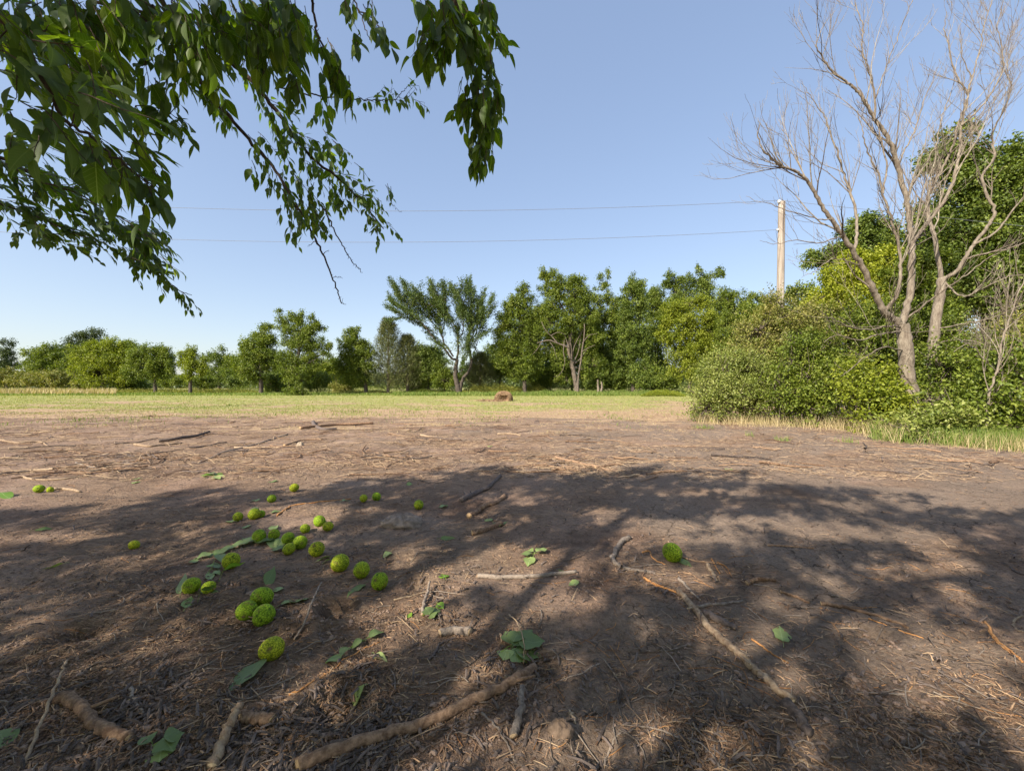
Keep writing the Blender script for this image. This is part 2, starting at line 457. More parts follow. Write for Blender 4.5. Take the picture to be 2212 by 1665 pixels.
def ground_material():
    m, n, l, out = newmat('ground_soil')
    tc = n.new("ShaderNodeTexCoord"); O = tc.outputs['Object']

    def attr(nm):
        a = n.new("ShaderNodeAttribute"); a.attribute_name = nm
        return a.outputs['Fac']
    big = noise(n, l, O, .7, 4, .6); mid = noise(n, l, O, 5, 5, .6); fine = noise(n, l, O, 45, 5, .7); vf = noise(n, l, O, 220, 3, .7)
    # bare soil
    r1 = ramp(n, [(.075, .044, .027), (.20, .128, .084), (.31, .212, .145)], [.30, .52, .75]); l.new(mid.outputs['Fac'], r1.inputs[0])
    r2 = ramp(n, [(.12, .070, .050), (.365, .248, .18), (.50, .362, .275)], [.36, .5, .64]); l.new(big.outputs['Fac'], r2.inputs[0])
    dirt = mixc(n, l, .55, r1.outputs[0], r2.outputs[0])
    fr = ramp(n, [(.45, .43, .41), (1.0, 1.0, 1.0), (1.38, 1.3, 1.22)], [.33, .52, .72]); l.new(fine.outputs['Fac'], fr.inputs[0])
    dirt = mixc(n, l, .75, dirt, fr.outputs[0], 'MULTIPLY')
    vr = ramp(n, [(.6, .6, .6), (1.0, 1.0, 1.0), (1.3, 1.28, 1.25)], [.36, .5, .68]); l.new(vf.outputs['Fac'], vr.inputs[0])
    dirt = mixc(n, l, .55, dirt, vr.outputs[0], 'MULTIPLY')
    # packed, paler, cracked silt
    pk = attr('packed')
    pr = ramp(n, [(.17, .125, .092), (.30, .232, .178)], [.35, .65]); l.new(fine.outputs['Fac'], pr.inputs[0])
    dirt = mixc(n, l, math_(n, l, 'MULTIPLY', pk, .75), dirt, pr.outputs[0])
    wv = n.new("ShaderNodeVectorMath"); wv.operation = 'ADD'; l.new(O, wv.inputs[0])
    ws = n.new("ShaderNodeVectorMath"); ws.operation = 'SCALE'; ws.inputs['Scale'].default_value = .22
    l.new(mid.outputs['Color'], ws.inputs[0]); l.new(ws.outputs[0], wv.inputs[1])
    vo = n.new("ShaderNodeTexVoronoi"); vo.feature = 'DISTANCE_TO_EDGE'; vo.inputs['Scale'].default_value = 3.6
    l.new(wv.outputs[0], vo.inputs['Vector'])
    ck = math_(n, l, 'LESS_THAN', vo.outputs['Distance'], .013)
    ck = math_(n, l, 'MULTIPLY', ck, math_(n, l, 'GREATER_THAN', noise(n, l, O, 1.7, 2).outputs['Fac'], .50))
    ck = math_(n, l, 'MULTIPLY', ck, math_(n, l, 'GREATER_THAN', pk, .30))
    dirt = mixc(n, l, math_(n, l, 'MULTIPLY', ck, .8), dirt, (.035, .026, .02))
    # fibrous litter soaked into the soil
    mp = n.new("ShaderNodeMapping"); mp.inputs['Scale'].default_value = (9, 70, 9); mp.inputs['Rotation'].default_value = (0, 0, .25)
    l.new(O, mp.inputs[0])
    fib = noise(n, l, mp.outputs[0], 1.0, 4, .7, 1.2)
    fbr = ramp(n, [(.10, .065, .045), (.24, .16, .105), (.46, .33, .21)], [.36, .52, .68]); l.new(fib.outputs['Fac'], fbr.inputs[0])
    dirt = mixc(n, l, math_(n, l, 'MULTIPLY', attr('chips'), .6), dirt, fbr.outputs[0])
    # dead straw and living grass
    st = noise(n, l, O, 9, 5, .75)
    sr = ramp(n, [(.24, .15, .09), (.40, .275, .17), (.54, .41, .26)], [.34, .5, .66]); l.new(st.outputs['Fac'], sr.inputs[0])
    gn = noise(n, l, O, 2.2, 5, .75)
    gr = ramp(n, [(.42, .34, .18), (.32, .32, .11), (.20, .25, .06)], [.36, .5, .66]); l.new(gn.outputs['Fac'], gr.inputs[0])

    def soft(a, k=.55, lo=.42, hi=.58):
        s = math_(n, l, 'ADD', a, math_(n, l, 'MULTIPLY', math_(n, l, 'SUBTRACT', gn.outputs['Fac'], .5), k))
        mr = n.new("ShaderNodeMapRange"); mr.interpolation_type = 'SMOOTHSTEP'
        mr.inputs['From Min'].default_value = lo; mr.inputs['From Max'].default_value = hi
        l.new(s, mr.inputs['Value'])
        return mr.outputs[0]
    col = mixc(n, l, soft(attr('straw'), .9, .35, .65), dirt, sr.outputs[0])
    col = mixc(n, l, soft(attr('grass'), 1.2, .38, .66), col, gr.outputs[0])
    p = n.new("ShaderNodeBsdfPrincipled"); l.new(col, p.inputs['Base Color'])
    p.inputs['Roughness'].default_value = .93; p.inputs['Specular IOR Level'].default_value = .18
    hgt = math_(n, l, 'ADD', math_(n, l, 'MULTIPLY', fine.outputs['Fac'], .75), math_(n, l, 'MULTIPLY', vf.outputs['Fac'], .3))
    hgt = math_(n, l, 'ADD', hgt, math_(n, l, 'MULTIPLY', mid.outputs['Fac'], 1.2))
    hgt = math_(n, l, 'SUBTRACT', hgt, math_(n, l, 'MULTIPLY', ck, .9))
    bp = n.new("ShaderNodeBump"); bp.inputs['Strength'].default_value = 1.0; bp.inputs['Distance'].default_value = .032
    l.new(hgt, bp.inputs['Height']); l.new(bp.outputs[0], p.inputs['Normal'])
    l.new(p.outputs[0], out.inputs['Surface'])
    return m


# ------------------------------------------------------------------ ground
def axis(fine, lim, growth, far):
    a = list(np.arange(0, lim, fine)); s = fine
    while a[-1] < far:
        s *= growth; a.append(a[-1] + s)
    return np.array(a)


def zones(x, y):
    """How grassy, strawy, packed and litter-strewn the ground is."""
    n1 = fbm(x * .12, y * .3, 31, 3); n2 = fbm(x * .5, y * 1.2, 32, 3)
    edge = 14.2 + 2.6 * n1 + 2.0 * n2 - 0.05 * x
    straw = sstep(-3.5, 3.0, y - edge)
    straw = np.maximum(straw, sstep(.15, .7, n2) * sstep(6.0, 9.5, y) * .5)
    band = 16.2 + .16 * np.clip(x + 4, 0, 60) + 3.2 * n1 + 1.6 * n2
    grass = sstep(-3, 7, y - band) * .75 + .35 * sstep(24, 42, y) + .6 * n2 * sstep(14, 17, y) * (1 - .6 * sstep(30, 45, y)) + .35 * n1 * sstep(14, 17, y) * (1 - sstep(30, 42, y)) - .22 * sstep(4, 12, x) * (1 - sstep(26, 36, y))
    packed = sstep(.0, .5, fbm(x * .6 + 4, y * .6, 41, 3) + .35 * sstep(.2, 1.5, x) + .1)
    packed *= sstep(-3, 1.5, x + y * .25)
    chips = sstep(-.2, .45, fbm(x * .8, y * .9, 51, 3) + .25)
    chips *= 1 - .75 * packed * sstep(.6, 1.8, x)
    grass = grass - .55 * sstep(.1, .55, fbm(x * .13 + 5, y * .33, 33, 3)) * (1 - sstep(30, 46, y))
    return np.clip(grass, 0, 1), np.clip(straw, 0, 1), packed, chips


ax = axis(.016, 3.2, 1.0175, 2600)
X = np.concatenate([-ax[:0:-1], ax])
Yf = [1.0]
while Yf[-1] < 3000: Yf.append(Yf[-1] + (.0085 if Yf[-1] < 1.9 else Yf[-1] * (.0048 if Yf[-1] < 9 else .009 if Yf[-1] < 60 else .05)))
Yb = 1.0 - axis(.05, .3, 1.09, 400)
Y = np.concatenate([Yb[:0:-1], np.array(Yf)])
XX, YY = np.meshgrid(X, Y)
ZZ = gh(XX, YY)
gm = MB()
nx, ny = len(X), len(Y)
ii = np.arange(nx * ny).reshape(ny, nx)
gm.add(np.stack([XX, YY, ZZ], -1).reshape(-1, 3), f4=np.stack([ii[:-1, :-1], ii[:-1, 1:], ii[1:, 1:], ii[1:, :-1]], -1).reshape(-1, 4))
ground = gm.build('ground', ground_material())
tag(ground, 'bare reddish soil giving way to mown straw and grass field', None, None, 'structure')
for nm, arr in zip(('grass', 'straw', 'packed', 'chips'), zones(XX.ravel(), YY.ravel())):
    a = ground.data.attributes.new(nm, 'FLOAT', 'POINT'); a.data.foreach_set('value', np.ascontiguousarray(arr, dtype=np.float32))
del XX, YY, ZZ, ii, gm


# ------------------------------------------------------------------ litter lying on the ground ("stuff")
def frustum_pts(n, d0, d1, power=1.0, umax=1.34):
    """Random ground points in the wedge in view, evenly spread in the picture."""
    t = R.random(n) ** power
    d = 1 / (1 / d0 + (1 / d1 - 1 / d0) * t)
    u = R.uniform(-umax, umax, n)
    return u * d, d


def flakes(name, label, mat, x, y, L, W, tilt=.18, lift=.003, curved=False, along=None):
    n = len(x)
    th = R.uniform(0, np.pi, n) if along is None else R.normal(along, .55, n)
    z = gh(x, y) + lift
    d = np.stack([np.cos(th), np.sin(th), R.normal(0, tilt, n)], -1); d = nrm(d)
    s = nrm(np.cross(d, [0, 0, 1.]))
    up = np.cross(s, d)
    c = np.stack([x, y, z + np.abs(d[:, 2]) * L * .4], -1)
    a = c - d * L[:, None] * .5; b = c + d * L[:, None] * .5
    sw = s * W[:, None] * .5; uh = up * W[:, None] * .35
    mdl = c + uh * 1.2 + up * (R.uniform(0, .03, n) * L)[:, None]
    V = np.stack([a - sw, a + uh, a + sw, mdl - sw, mdl + uh, mdl + sw, b - sw * .6, b + uh * .5, b + sw * .6], 1).reshape(-1, 3)
    i = np.arange(n)[:, None] * 9
    f = np.concatenate([i + [[0, 1, 4, 3]], i + [[1, 2, 5, 4]], i + [[3, 4, 7, 6]], i + [[4, 5, 8, 7]]])
    mb = MB(); mb.add(V, f4=f, rnd=np.repeat(R.random(n), 9))
    o = mb.build(name, mat, smooth=False)
    tag(o, label, 'debris', None, 'stuff')
    return o


x, y = frustum_pts(170000, 1.35, 7.5)
g_, s_, p_, c_ = zones(x, y)
clump = sstep(-.1, .5, fbm(x * 2.2, y * 2.2, 77, 3))
k = R.random(len(x)) < np.clip(c_ * .6 * (.15 + clump) + .05, 0, 1)
x, y = x[k], y[k]
L = R.lognormal(math.log(.016), .5, len(x)); L = np.clip(L, .006, .06)
flakes('wood_chip_litter', 'shredded wood chips strewn over the shaded soil', M['chips'], x, y, L, np.clip(L * R.uniform(.08, .22, len(x)), .0012, .006), .2)
x, y = frustum_pts(60000, 1.35, 9)
_, _, p_, c_ = zones(x, y)
k = R.random(len(x)) < np.clip((.08 + .55 * c_ * sstep(-.1, .5, fbm(x * 1.7, y * 1.7, 81, 3))) * (1 - .5 * p_), 0, 1)
x, y = x[k], y[k]
L = np.clip(R.lognormal(math.log(.022), .6, len(x)), .008, .1)
flakes('bark_litter', 'dark bark crumbs and rotten shreds over the soil', M['wood_dark'], x, y, L, np.clip(L * R.uniform(.1, .4, len(x)), .0015, .012), .3, .004)
x, y = frustum_pts(9000, 1.3, 6.5)
_, _, p_, c_ = zones(x, y)
k = R.random(len(x)) < (.10 + .5 * c_ * sstep(0, .5, fbm(x * 1.3, y * 1.3, 78, 2)))
x, y = x[k], y[k]
L = np.clip(R.lognormal(math.log(.05), .5, len(x)), .02, .16)
flakes('stem_litter', 'dry stems and bark strips scattered on the soil', M['straw'], x, y, L, np.clip(L * .06, .0015, .004), .15)
x, y = frustum_pts(240000, 5.5, 34, .9)
g_, s_, p_, c_ = zones(x, y)
k = R.random(len(x)) < np.clip(s_ * .42 + .06 + .12 * sstep(0, .5, fbm(x * .6, y * 1.6, 79, 3)) + .30 * (1 - sstep(9, 14, y)) * sstep(.1, .6, fbm(x * .5, y * 1.4, 80, 2)) * (x < 3), 0, 1)
x, y = x[k], y[k]
L = np.clip(R.lognormal(math.log(.065), .6, len(x)), .02, .4)
flakes('straw_litter', 'tan straw and splintered stalks covering the middle of the field', M['straw'], x, y, L, .003 + y * .00035 + L * .02, .13, .005)


def clods(name, label, x, y, s, mat):
    t = (1 + 5 ** .5) / 2
    iv = nrm(np.array([(-1, t, 0), (1, t, 0), (-1, -t, 0), (1, -t, 0), (0, -1, t), (0, 1, t), (0, -1, -t), (0, 1, -t), (t, 0, -1), (t, 0, 1), (-t, 0, -1), (-t, 0, 1)], float))
    fc = np.array([(0, 11, 5), (0, 5, 1), (0, 1, 7), (0, 7, 10), (0, 10, 11), (1, 5, 9), (5, 11, 4), (11, 10, 2), (10, 7, 6), (7, 1, 8), (3, 9, 4), (3, 4, 2), (3, 2, 6), (3, 6, 8), (3, 8, 9), (4, 9, 5), (2, 4, 11), (6, 2, 10), (8, 6, 7), (9, 8, 1)])
    n = len(x)
    V = iv[None] * (1 + R.normal(0, .22, (n, 12, 1))) * s[:, None, None] * np.array([1, 1, .65])
    th = R.uniform(0, 6.28, n); c, sn = np.cos(th)[:, None], np.sin(th)[:, None]
    V = np.stack([V[..., 0] * c - V[..., 1] * sn, V[..., 0] * sn + V[..., 1] * c, V[..., 2]], -1)
    V += np.stack([x, y, gh(x, y) + s * .25], -1)[:, None]
    mb = MB(); mb.add(V.reshape(-1, 3), f3=(np.arange(n)[:, None, None] * 12 + fc[None]).reshape(-1, 3), rnd=np.repeat(R.random(n), 12))
    o = mb.build(name, mat, smooth=False); tag(o, label, 'debris', None, 'stuff')


M['soil'] = barkmat('soil_crumbs', (.13, .085, .062), (.27, .19, .145), scale=30, stretch=(1, 1, 1), bump=.4)
x, y = frustum_pts(34000, 1.35, 8)
k = R.random(len(x)) < sstep(-.1, .5, fbm(x * 1.5, y * 1.5, 61, 3) - .12 * x)
x, y = x[k], y[k]
s = np.clip(R.lognormal(math.log(.0042), .5, len(x)), .002, .015)
clods('soil_crumb_litter', 'loose crumbs and clods of dark soil', x, y, s, M['soil'])


# ------------------------------------------------------------------ grass ("stuff")
def blades(name, label, mat, x, y, hgt, wid, lean=.35, cat='grass', z0=None):
    n = len(x)
    z = gh(x, y) - .01
    th = R.uniform(0, 2 * np.pi, n)
    s = np.stack([np.cos(th), np.sin(th), np.zeros(n)], -1)
    ln = np.stack([R.normal(0, lean, n), R.normal(0, lean, n), np.ones(n)], -1)
    b = np.stack([x, y, z], -1)
    tip = b + nrm(ln) * hgt[:, None]
    mid = (b + tip) * .5 + np.array([0, 0, 1.]) * (hgt * .12)[:, None]
    w = s * wid[:, None] * .5
    V = np.stack([b - w, b + w, mid + w * .8, mid - w * .8, tip], 1).reshape(-1, 3)
    i = np.arange(n)[:, None] * 5
    mb = MB(); mb.add(V, f3=i + [[3, 2, 4]], f4=i + [[0, 1, 2, 3]], rnd=np.repeat(R.random(n), 5))
    o = mb.build(name, mat); tag(o, label, cat, None, 'stuff')
    return o


x, y = frustum_pts(330000, 12.5, 75, .75, 1.5)
g_, s_, p_, c_ = zones(x, y)
k = R.random(len(x)) < np.clip(g_ * 1.1 - .12, 0, .9)
x, y, g_ = x[k], y[k], g_[k]
h_ = np.clip(R.lognormal(math.log(.055), .4, len(x)), .02, .2) * (1 + .8 * sstep(30, 50, y))
blades('grass', 'mown yellow green grass across the field', M['grass'], x, y, h_, .006 + y * .0006, .5)


def patch(cx, cy, rx, ry, n, h0, h1, mat, name, label, lean=.25, wid=None, cat='grass'):
    x = R.normal(0, 1, n) * rx * .5 + cx; y = R.normal(0, 1, n) * ry * .5 + cy
    d = np.maximum(y, 4)
    blades(name, label, mat, x, y, R.uniform(h0, h1, n), (.003 + d * .0006) if wid is None else np.full(n, wid), lean, cat)


x, y = frustum_pts(160000, 10.5, 30, .9, 1.5)
g_, s_, p_, c_ = zones(x, y)
k = R.random(len(x)) < np.clip((s_ - .2) * .9, 0, .8) * (1 - .6 * g_) * sstep(-.3, .5, fbm(x * .7, y * 1.2, 46, 3))
x, y = x[k], y[k]
blades('dry_grass', 'short dead grass stubble between the soil and the green field', M['grass_dry'], x, y, np.clip(R.lognormal(math.log(.045), .5, len(x)), .015, .16), .004 + y * .0005, .8)

# little green patches in the straw: (px, py, rx px, count)
gx, gy = [], []
for px, py, r, n in [(1050, 905, 60, 500), (1330, 905, 50, 300), (1450, 893, 50, 300), (590, 893, 60, 500), (330, 905, 80, 600), (450, 880, 60, 500), (740, 890, 90, 700), (1690, 952, 14, 160),
                     (1200, 872, 90, 700), (880, 893, 90, 600), (120, 912, 90, 600), (1410, 868, 60, 500)]:
    a, b = px2g(px, py); rr = r / F * b
    gx.append(R.normal(a, rr * .55, n)); gy.append(R.normal(b, 1.3 + rr * .2, n))
gx = np.concatenate(gx); gy = np.concatenate(gy)
kk = (fbm(gx * .9, gy * 1.4, 44, 3) > .05) & (gy > 11.5); gx, gy = gx[kk], gy[kk]
blades('grass', 'fresh green tufts coming up through the straw', M['grass_green'], gx, gy, R.uniform(.05, .16, len(gx)), .004 + gy * .0008, .4)


# ------------------------------------------------------------------ background trees
def foliage(mb, wood, C, rad, shoots, leaves, Ls, up=.5, spread=.6, shl=(.5, 1.1), twig=True, shell=.45, gravity=0.0):
    """Leafy shoots filling one ellipsoidal lobe of a crown."""
    n = shoots
    nc = int(np.clip(n / 7, 4, 60))
    qc_ = rdir(nc) * (R.random((nc, 1)) ** (shell * .8)) * .86
    ci = R.integers(0, nc, n)
    q = qc_[ci] + rdir(n) * (R.random((n, 1)) ** .5) * (.95 / nc ** .36)
    S = C + q * rad * .95
    out = nrm((q + (q - qc_[ci]) * 1.5) * rad / np.max(rad) + 1e-6)
    ctone = R.normal(0, .12, nc)[ci]
    D = nrm(out * .7 + np.array([0, 0, up]) + rdir(n) * spread)
    ln = R.uniform(*shl, n)
    t = R.random((n, leaves)) ** .8
    P = S[:, None] + D[:, None] * (t * ln[:, None])[..., None] - np.array([0, 0, gravity]) * (t ** 2)[..., None]
    P = P + R.normal(0, 1, P.shape) * (.09 * Ls / .12)
    P = P.reshape(-1, 3); m = len(P)
    ld = nrm(np.repeat(D, leaves, 0) * .5 + rdir(m) * .9 + np.array([0, 0, -.15]))
    nn = nrm(rdir(m) * .8 + np.array([0, 0, .75]) + np.repeat(out, leaves, 0) * .35)
    tone = np.repeat(R.normal(0, .10, n) + ctone, leaves)
    L = Ls * R.uniform(.65, 1.25, m)
    leaves_simple(mb, P, ld, nn, L, L * R.uniform(.5, .72, m), np.clip(R.uniform(.15, .85, m) + tone, 0, 1))
    if twig:
        k = max(1, n // 3)
        e = S[:k] + D[:k] * ln[:k, None] * .8
        a = S[:k]
        st = C + (a - C) * .15
        tubes(wood, np.stack([st, (st + a) * .5 + R.normal(0, .08, a.shape) * np.mean(rad), a, e], 1), np.array([[1, .7, .45, .2]]) * np.full((k, 1), .022 * max(1., float(np.mean(rad)) / 1.6)), 4)


def px_lobe(px, py, rx, ry, d, dd=0.0, depth=None):
    dz = d + dd
    c = at(px, py, dz)
    r = np.array([rx / F * dz, (depth if depth else (rx + ry) * .5 / F * dz), ry / F * dz])
    return c, r


def tree(name, label, cat, group, base, trunk, r0, lobes, leaf, bark='bark_dark', size=.15, dens=1.0, up=.5, spread=.6, shl=None, limbs=True, leaves=26, shell=.45, crown_name='crown', fork=None):
    """base=(px, depth); trunk=[(px,py,dy)...] from the ground up; lobes=[(px,py,rx,ry,depth offset)...] in picture units."""
    bx, d = base
    x = (bx - CX) / F * d
    root = empty(name, (x, d, float(gh(x, d))))
    tag(root, label, cat, group)
    wood, fol = MB(), MB()
    b = np.array([x, d, float(gh(x, d)) - .1])
    pts = [b] + [at(px, py, d + dy) for px, py, dy in trunk]
    pth = smooth_path(pts, 5, .01 * d / 20)
    rr = np.linspace(1, .55, len(pth)) * r0; rr[0] *= 1.35
    tubes(wood, pth, rr, 9, wob=.05)
    top = pth[-1]
    for lb in lobes:
        px, py, rx, ry = lb[:4]; dd = lb[4] if len(lb) > 4 else R.uniform(-.4, .4) * rx / F * d
        C, rad = px_lobe(px, py, rx, ry, d, dd)
        if limbs:
            k = int(len(pth) * .6) if (C[2] < top[2]) else -1
            s = pth[k]
            if fork is not None: s = pth[max(1, int(len(pth) * fork))] if R.random() < .5 else top
            mid = (s + C) * .5 + np.array([0, 0, -.06]) * np.linalg.norm(C - s) + R.normal(0, .05, 3) * np.linalg.norm(C - s)
            q = smooth_path([s, mid, C], 4)
            tubes(wood, q, np.linspace(.22, .06, len(q)) * r0, 6, wob=.04)
        area = rad[0] * rad[2]
        Ls = size * (R.uniform(.9, 1.1))
        n = int(np.clip(area * 105 * dens * (.15 / size) ** 2 / (leaves / 26), 6, 1400))
        s0 = shl or (float(np.mean(rad)) * .35, float(np.mean(rad)) * .75)
        foliage(fol, wood, C, rad, n, leaves, Ls, up, spread, s0, shell=shell)
    wood.build('trunk', M[bark], root)
    fol.build(crown_name, M[leaf], root)
    return root


FIELD = 'trees along the edge of the field'
# --- left side
tree('cedar_tree', 'narrow dark columnar tree by itself at the far left of the tree line', 'tree', FIELD, (15, 78), [(15, 810, 0), (16, 760, 0)], .22,
     [(17, 748, 7, 16, 0), (15, 768, 11, 18, 0), (14, 795, 15, 22, 0), (-6, 800, 12, 20, 0), (27, 790, 8, 8, 0)], 'leaf_blue', size=.24, up=.9)
tree('field_tree', 'low dark tree just right of the lone columnar tree', 'tree', FIELD, (96, 66), [(96, 800, 0)], .22,
     [(74, 766, 18, 13, 0), (112, 762, 20, 15, 0), (90, 785, 30, 18, 0), (128, 785, 22, 20, 0), (62, 790, 14, 10, 0), (95, 806, 34, 16, 0)], 'leaf_mid', size=.22)
tree('field_tree', 'tall dark two-topped tree behind the broad bright one at left', 'tree', FIELD, (186, 72), [(186, 790, 0), (184, 750, 0)], .32,
     [(172, 736, 18, 17, 0), (203, 724, 20, 10, 0), (196, 740, 22, 16, 0), (180, 762, 32, 22, 0), (152, 758, 12, 9, 0), (190, 800, 40, 30, 0)], 'leaf_blue', size=.24, up=.2)
tree('field_tree', 'broad bright green tree with low skirts in the left tree line', 'tree', FIELD, (222, 54), [(222, 800, 0), (224, 770, 0)], .28,
     [(193, 772, 26, 28, 0), (212, 752, 18, 16, 0), (243, 748, 18, 18, 0), (234, 775, 34, 28, 0), (262, 775, 22, 26, 0), (190, 806, 26, 20, 0), (222, 812, 44, 24, 0), (262, 806, 26, 22, 0), (272, 748, 9, 9, 0)], 'leaf_bright', size=.19, dens=1.15, up=.25)
tree('field_tree', 'rounded green tree on a short trunk left of the small lone tree', 'tree', FIELD, (335, 51), [(335, 828, 0), (334, 800, 0), (332, 775, 0)], .2,
     [(303, 767, 20, 20, 0), (328, 759, 20, 16, 0), (345, 772, 20, 20, 0), (320, 788, 36, 20, 0), (350, 792, 22, 18, 0), (296, 802, 20, 16, 0), (330, 806, 32, 12, 0), (372, 796, 11, 14, 0), (362, 778, 12, 12, 0)], 'leaf_mid', size=.17, dens=1.1, up=.2)
tree('field_tree', 'small lone tree with clear straight trunk and open round crown', 'tree', FIELD, (411, 49), [(411, 826, 0), (411, 800, 0), (408, 775, 0)], .2,
     [(399, 764, 13, 10, 0), (413, 758, 12, 9, 0), (420, 772, 12, 12, 0), (399, 786, 13, 10, 0), (420, 793, 22, 15, 0), (404, 812, 13, 10, 0), (438, 784, 14, 10, 0), (440, 800, 14, 10, 0)], 'leaf_bright', size=.17, dens=1.15, up=.25)
tree('field_tree', 'dark loose tree behind and right of the small lone tree', 'tree', FIELD, (474, 66), [(474, 810, 0), (474, 780, 0)], .24,
     [(457, 768, 12, 8, 0), (472, 762, 11, 11, 0), (488, 770, 12, 10, 0), (476, 786, 26, 14, 0), (494, 792, 16, 16, 0), (470, 808, 34, 16, 0), (446, 778, 8, 6, 0)], 'leaf_dark', size=.22, up=.3, dens=.9)
tree('field_tree', 'dense green tree on a dark straight trunk beside the feathery pale one', 'tree', FIELD, (564, 50), [(564, 820, 0), (563, 780, 0), (564, 745, 0)], .26,
     [(563, 720, 12, 13, 0), (575, 708, 6, 10, 0), (550, 742, 22, 18, 0), (580, 745, 18, 18, 0), (532, 748, 14, 14, 0), (552, 765, 32, 20, 0), (582, 770, 22, 20, 0), (528, 780, 24, 16, 0), (560, 795, 36, 18, 0), (522, 802, 18, 14, 0), (545, 818, 26, 12, 0), (587, 712, 4, 8, 0)], 'leaf_mid', size=.18, dens=1.15, up=.35)
tree('field_tree', 'tall feathery tree with upswept shoots and suckers round its foot', 'tree', FIELD, (641, 45), [(640, 820, 0), (642, 780, 0), (648, 745, 0)], .24,
     [(611, 688, 8, 16, 0), (602, 676, 6, 7, 0), (630, 690, 8, 14, 0), (618, 712, 15, 18, 0), (648, 692, 10, 16, 0), (655, 684, 5, 11, 0), (645, 716, 22, 20, 0), (676, 700, 9, 18, 0), (679, 692, 4, 10, 0), (672, 722, 18, 18, 0), (694, 712, 12, 9, 0), (627, 742, 20, 18, 0), (655, 748, 28, 20, 0), (692, 742, 14, 12, 0), (706, 752, 10, 10, 0), (693, 768, 20, 7, 0), (700, 782, 22, 7, 0), (652, 775, 30, 16, 0), (622, 772, 18, 14, 0),
      (625, 800, 24, 18, 0), (662, 800, 24, 16, 0), (645, 824, 26, 14, 0), (637, 846, 13, 9, -.5), (622, 840, 10, 8, -.3), (655, 850, 10, 8, -.4)], 'leaf_mid', 'bark', size=.155, dens=.95, up=.75)
tree('field_tree', 'leafy green tree standing just left of the grey green cedar', 'tree', FIELD, (790, 49), [(790, 820, 0), (786, 780, 0), (775, 745, 0)], .24,
     [(766, 713, 11, 9, 0), (757, 726, 14, 12, 0), (750, 740, 15, 12, 0), (775, 742, 20, 16, 0), (745, 762, 15, 18, 0), (770, 770, 26, 20, 0), (792, 765, 18, 18, 0), (742, 790, 15, 18, 0), (765, 798, 26, 20, 0), (795, 790, 18, 18, 0), (752, 815, 20, 14, 0), (775, 822, 26, 14, 0)], 'leaf_mid', size=.17, dens=1.2, up=.4)


def cedar(label, px, d, top, half, leaf='leaf_cedar', n=2600, group='cedars at the back of the field'):
    x = (px - CX) / F * d
    root = empty('cedar_tree', (x, d, float(gh(x, d)))); tag(root, label, 'cedar', group)
    wood, fol = MB(), MB()
    zt = H + (HY - top) / F * d; z0 = float(gh(x, d)); hw = half / F * d
    tubes(wood, smooth_path([[x, d, z0 - .1], [x + .1, d, z0 + (zt - z0) * .5], [x, d, zt]], 4), np.linspace(.2, .02, 9), 7)
    # boughs: rise from the stem and carry short dense sprays
    t = R.random(n) ** .9
    z = z0 + .25 + (zt - z0 - .3) * t
    az = R.uniform(0, 2 * np.pi, n)
    prof = hw * 1.15 * (1 - t) ** .8 * (1 + .30 * np.sin(az * 3 + t * 9) + .18 * np.sin(az * 7 + t * 23)) + .12
    rr = prof * R.random(n) ** .4
    o = np.stack([np.cos(az), np.sin(az), np.full(n, .0)], -1)
    P = np.stack([x + rr * o[:, 0], d + rr * o[:, 1], z + rr * .35], -1)
    D = nrm(o * .6 + [0, 0, .75] + rdir(n) * .35)
    lv = 12
    tt = R.random((n, lv)); Q = (P[:, None] + D[:, None] * (tt * .65)[..., None] + R.normal(0, .05, (n, lv, 3))).reshape(-1, 3)
    m = len(Q)
    leaves_simple(fol, Q, nrm(np.repeat(D, lv, 0) + rdir(m) * .6), rdir(m), R.uniform(.10, .2, m), R.uniform(.03, .06, m), np.clip(np.repeat(R.normal(.5, .22, n), lv) + R.normal(0, .12, m), 0, 1))
    k = n // 10
    tubes(wood, np.stack([np.stack([np.full(k, x), np.full(k, d), z[:k] - .1], -1), P[:k]], 1), np.full((k, 2), .018), 3)
    wood.build('trunk', M['bark'], root); fol.build('crown', M[leaf], root)
    return root


cedar('grey green cedar with a thin bare-twigged spire top', 838, 50, 694, 40, n=2600)
cedar('shorter brownish cedar on the right of the tall spired cedar', 880, 51, 730, 34, n=2000)
cedar('low dark cedar bush filling the gap right of the vase-shaped tree', 1036, 54, 768, 34, n=1600)

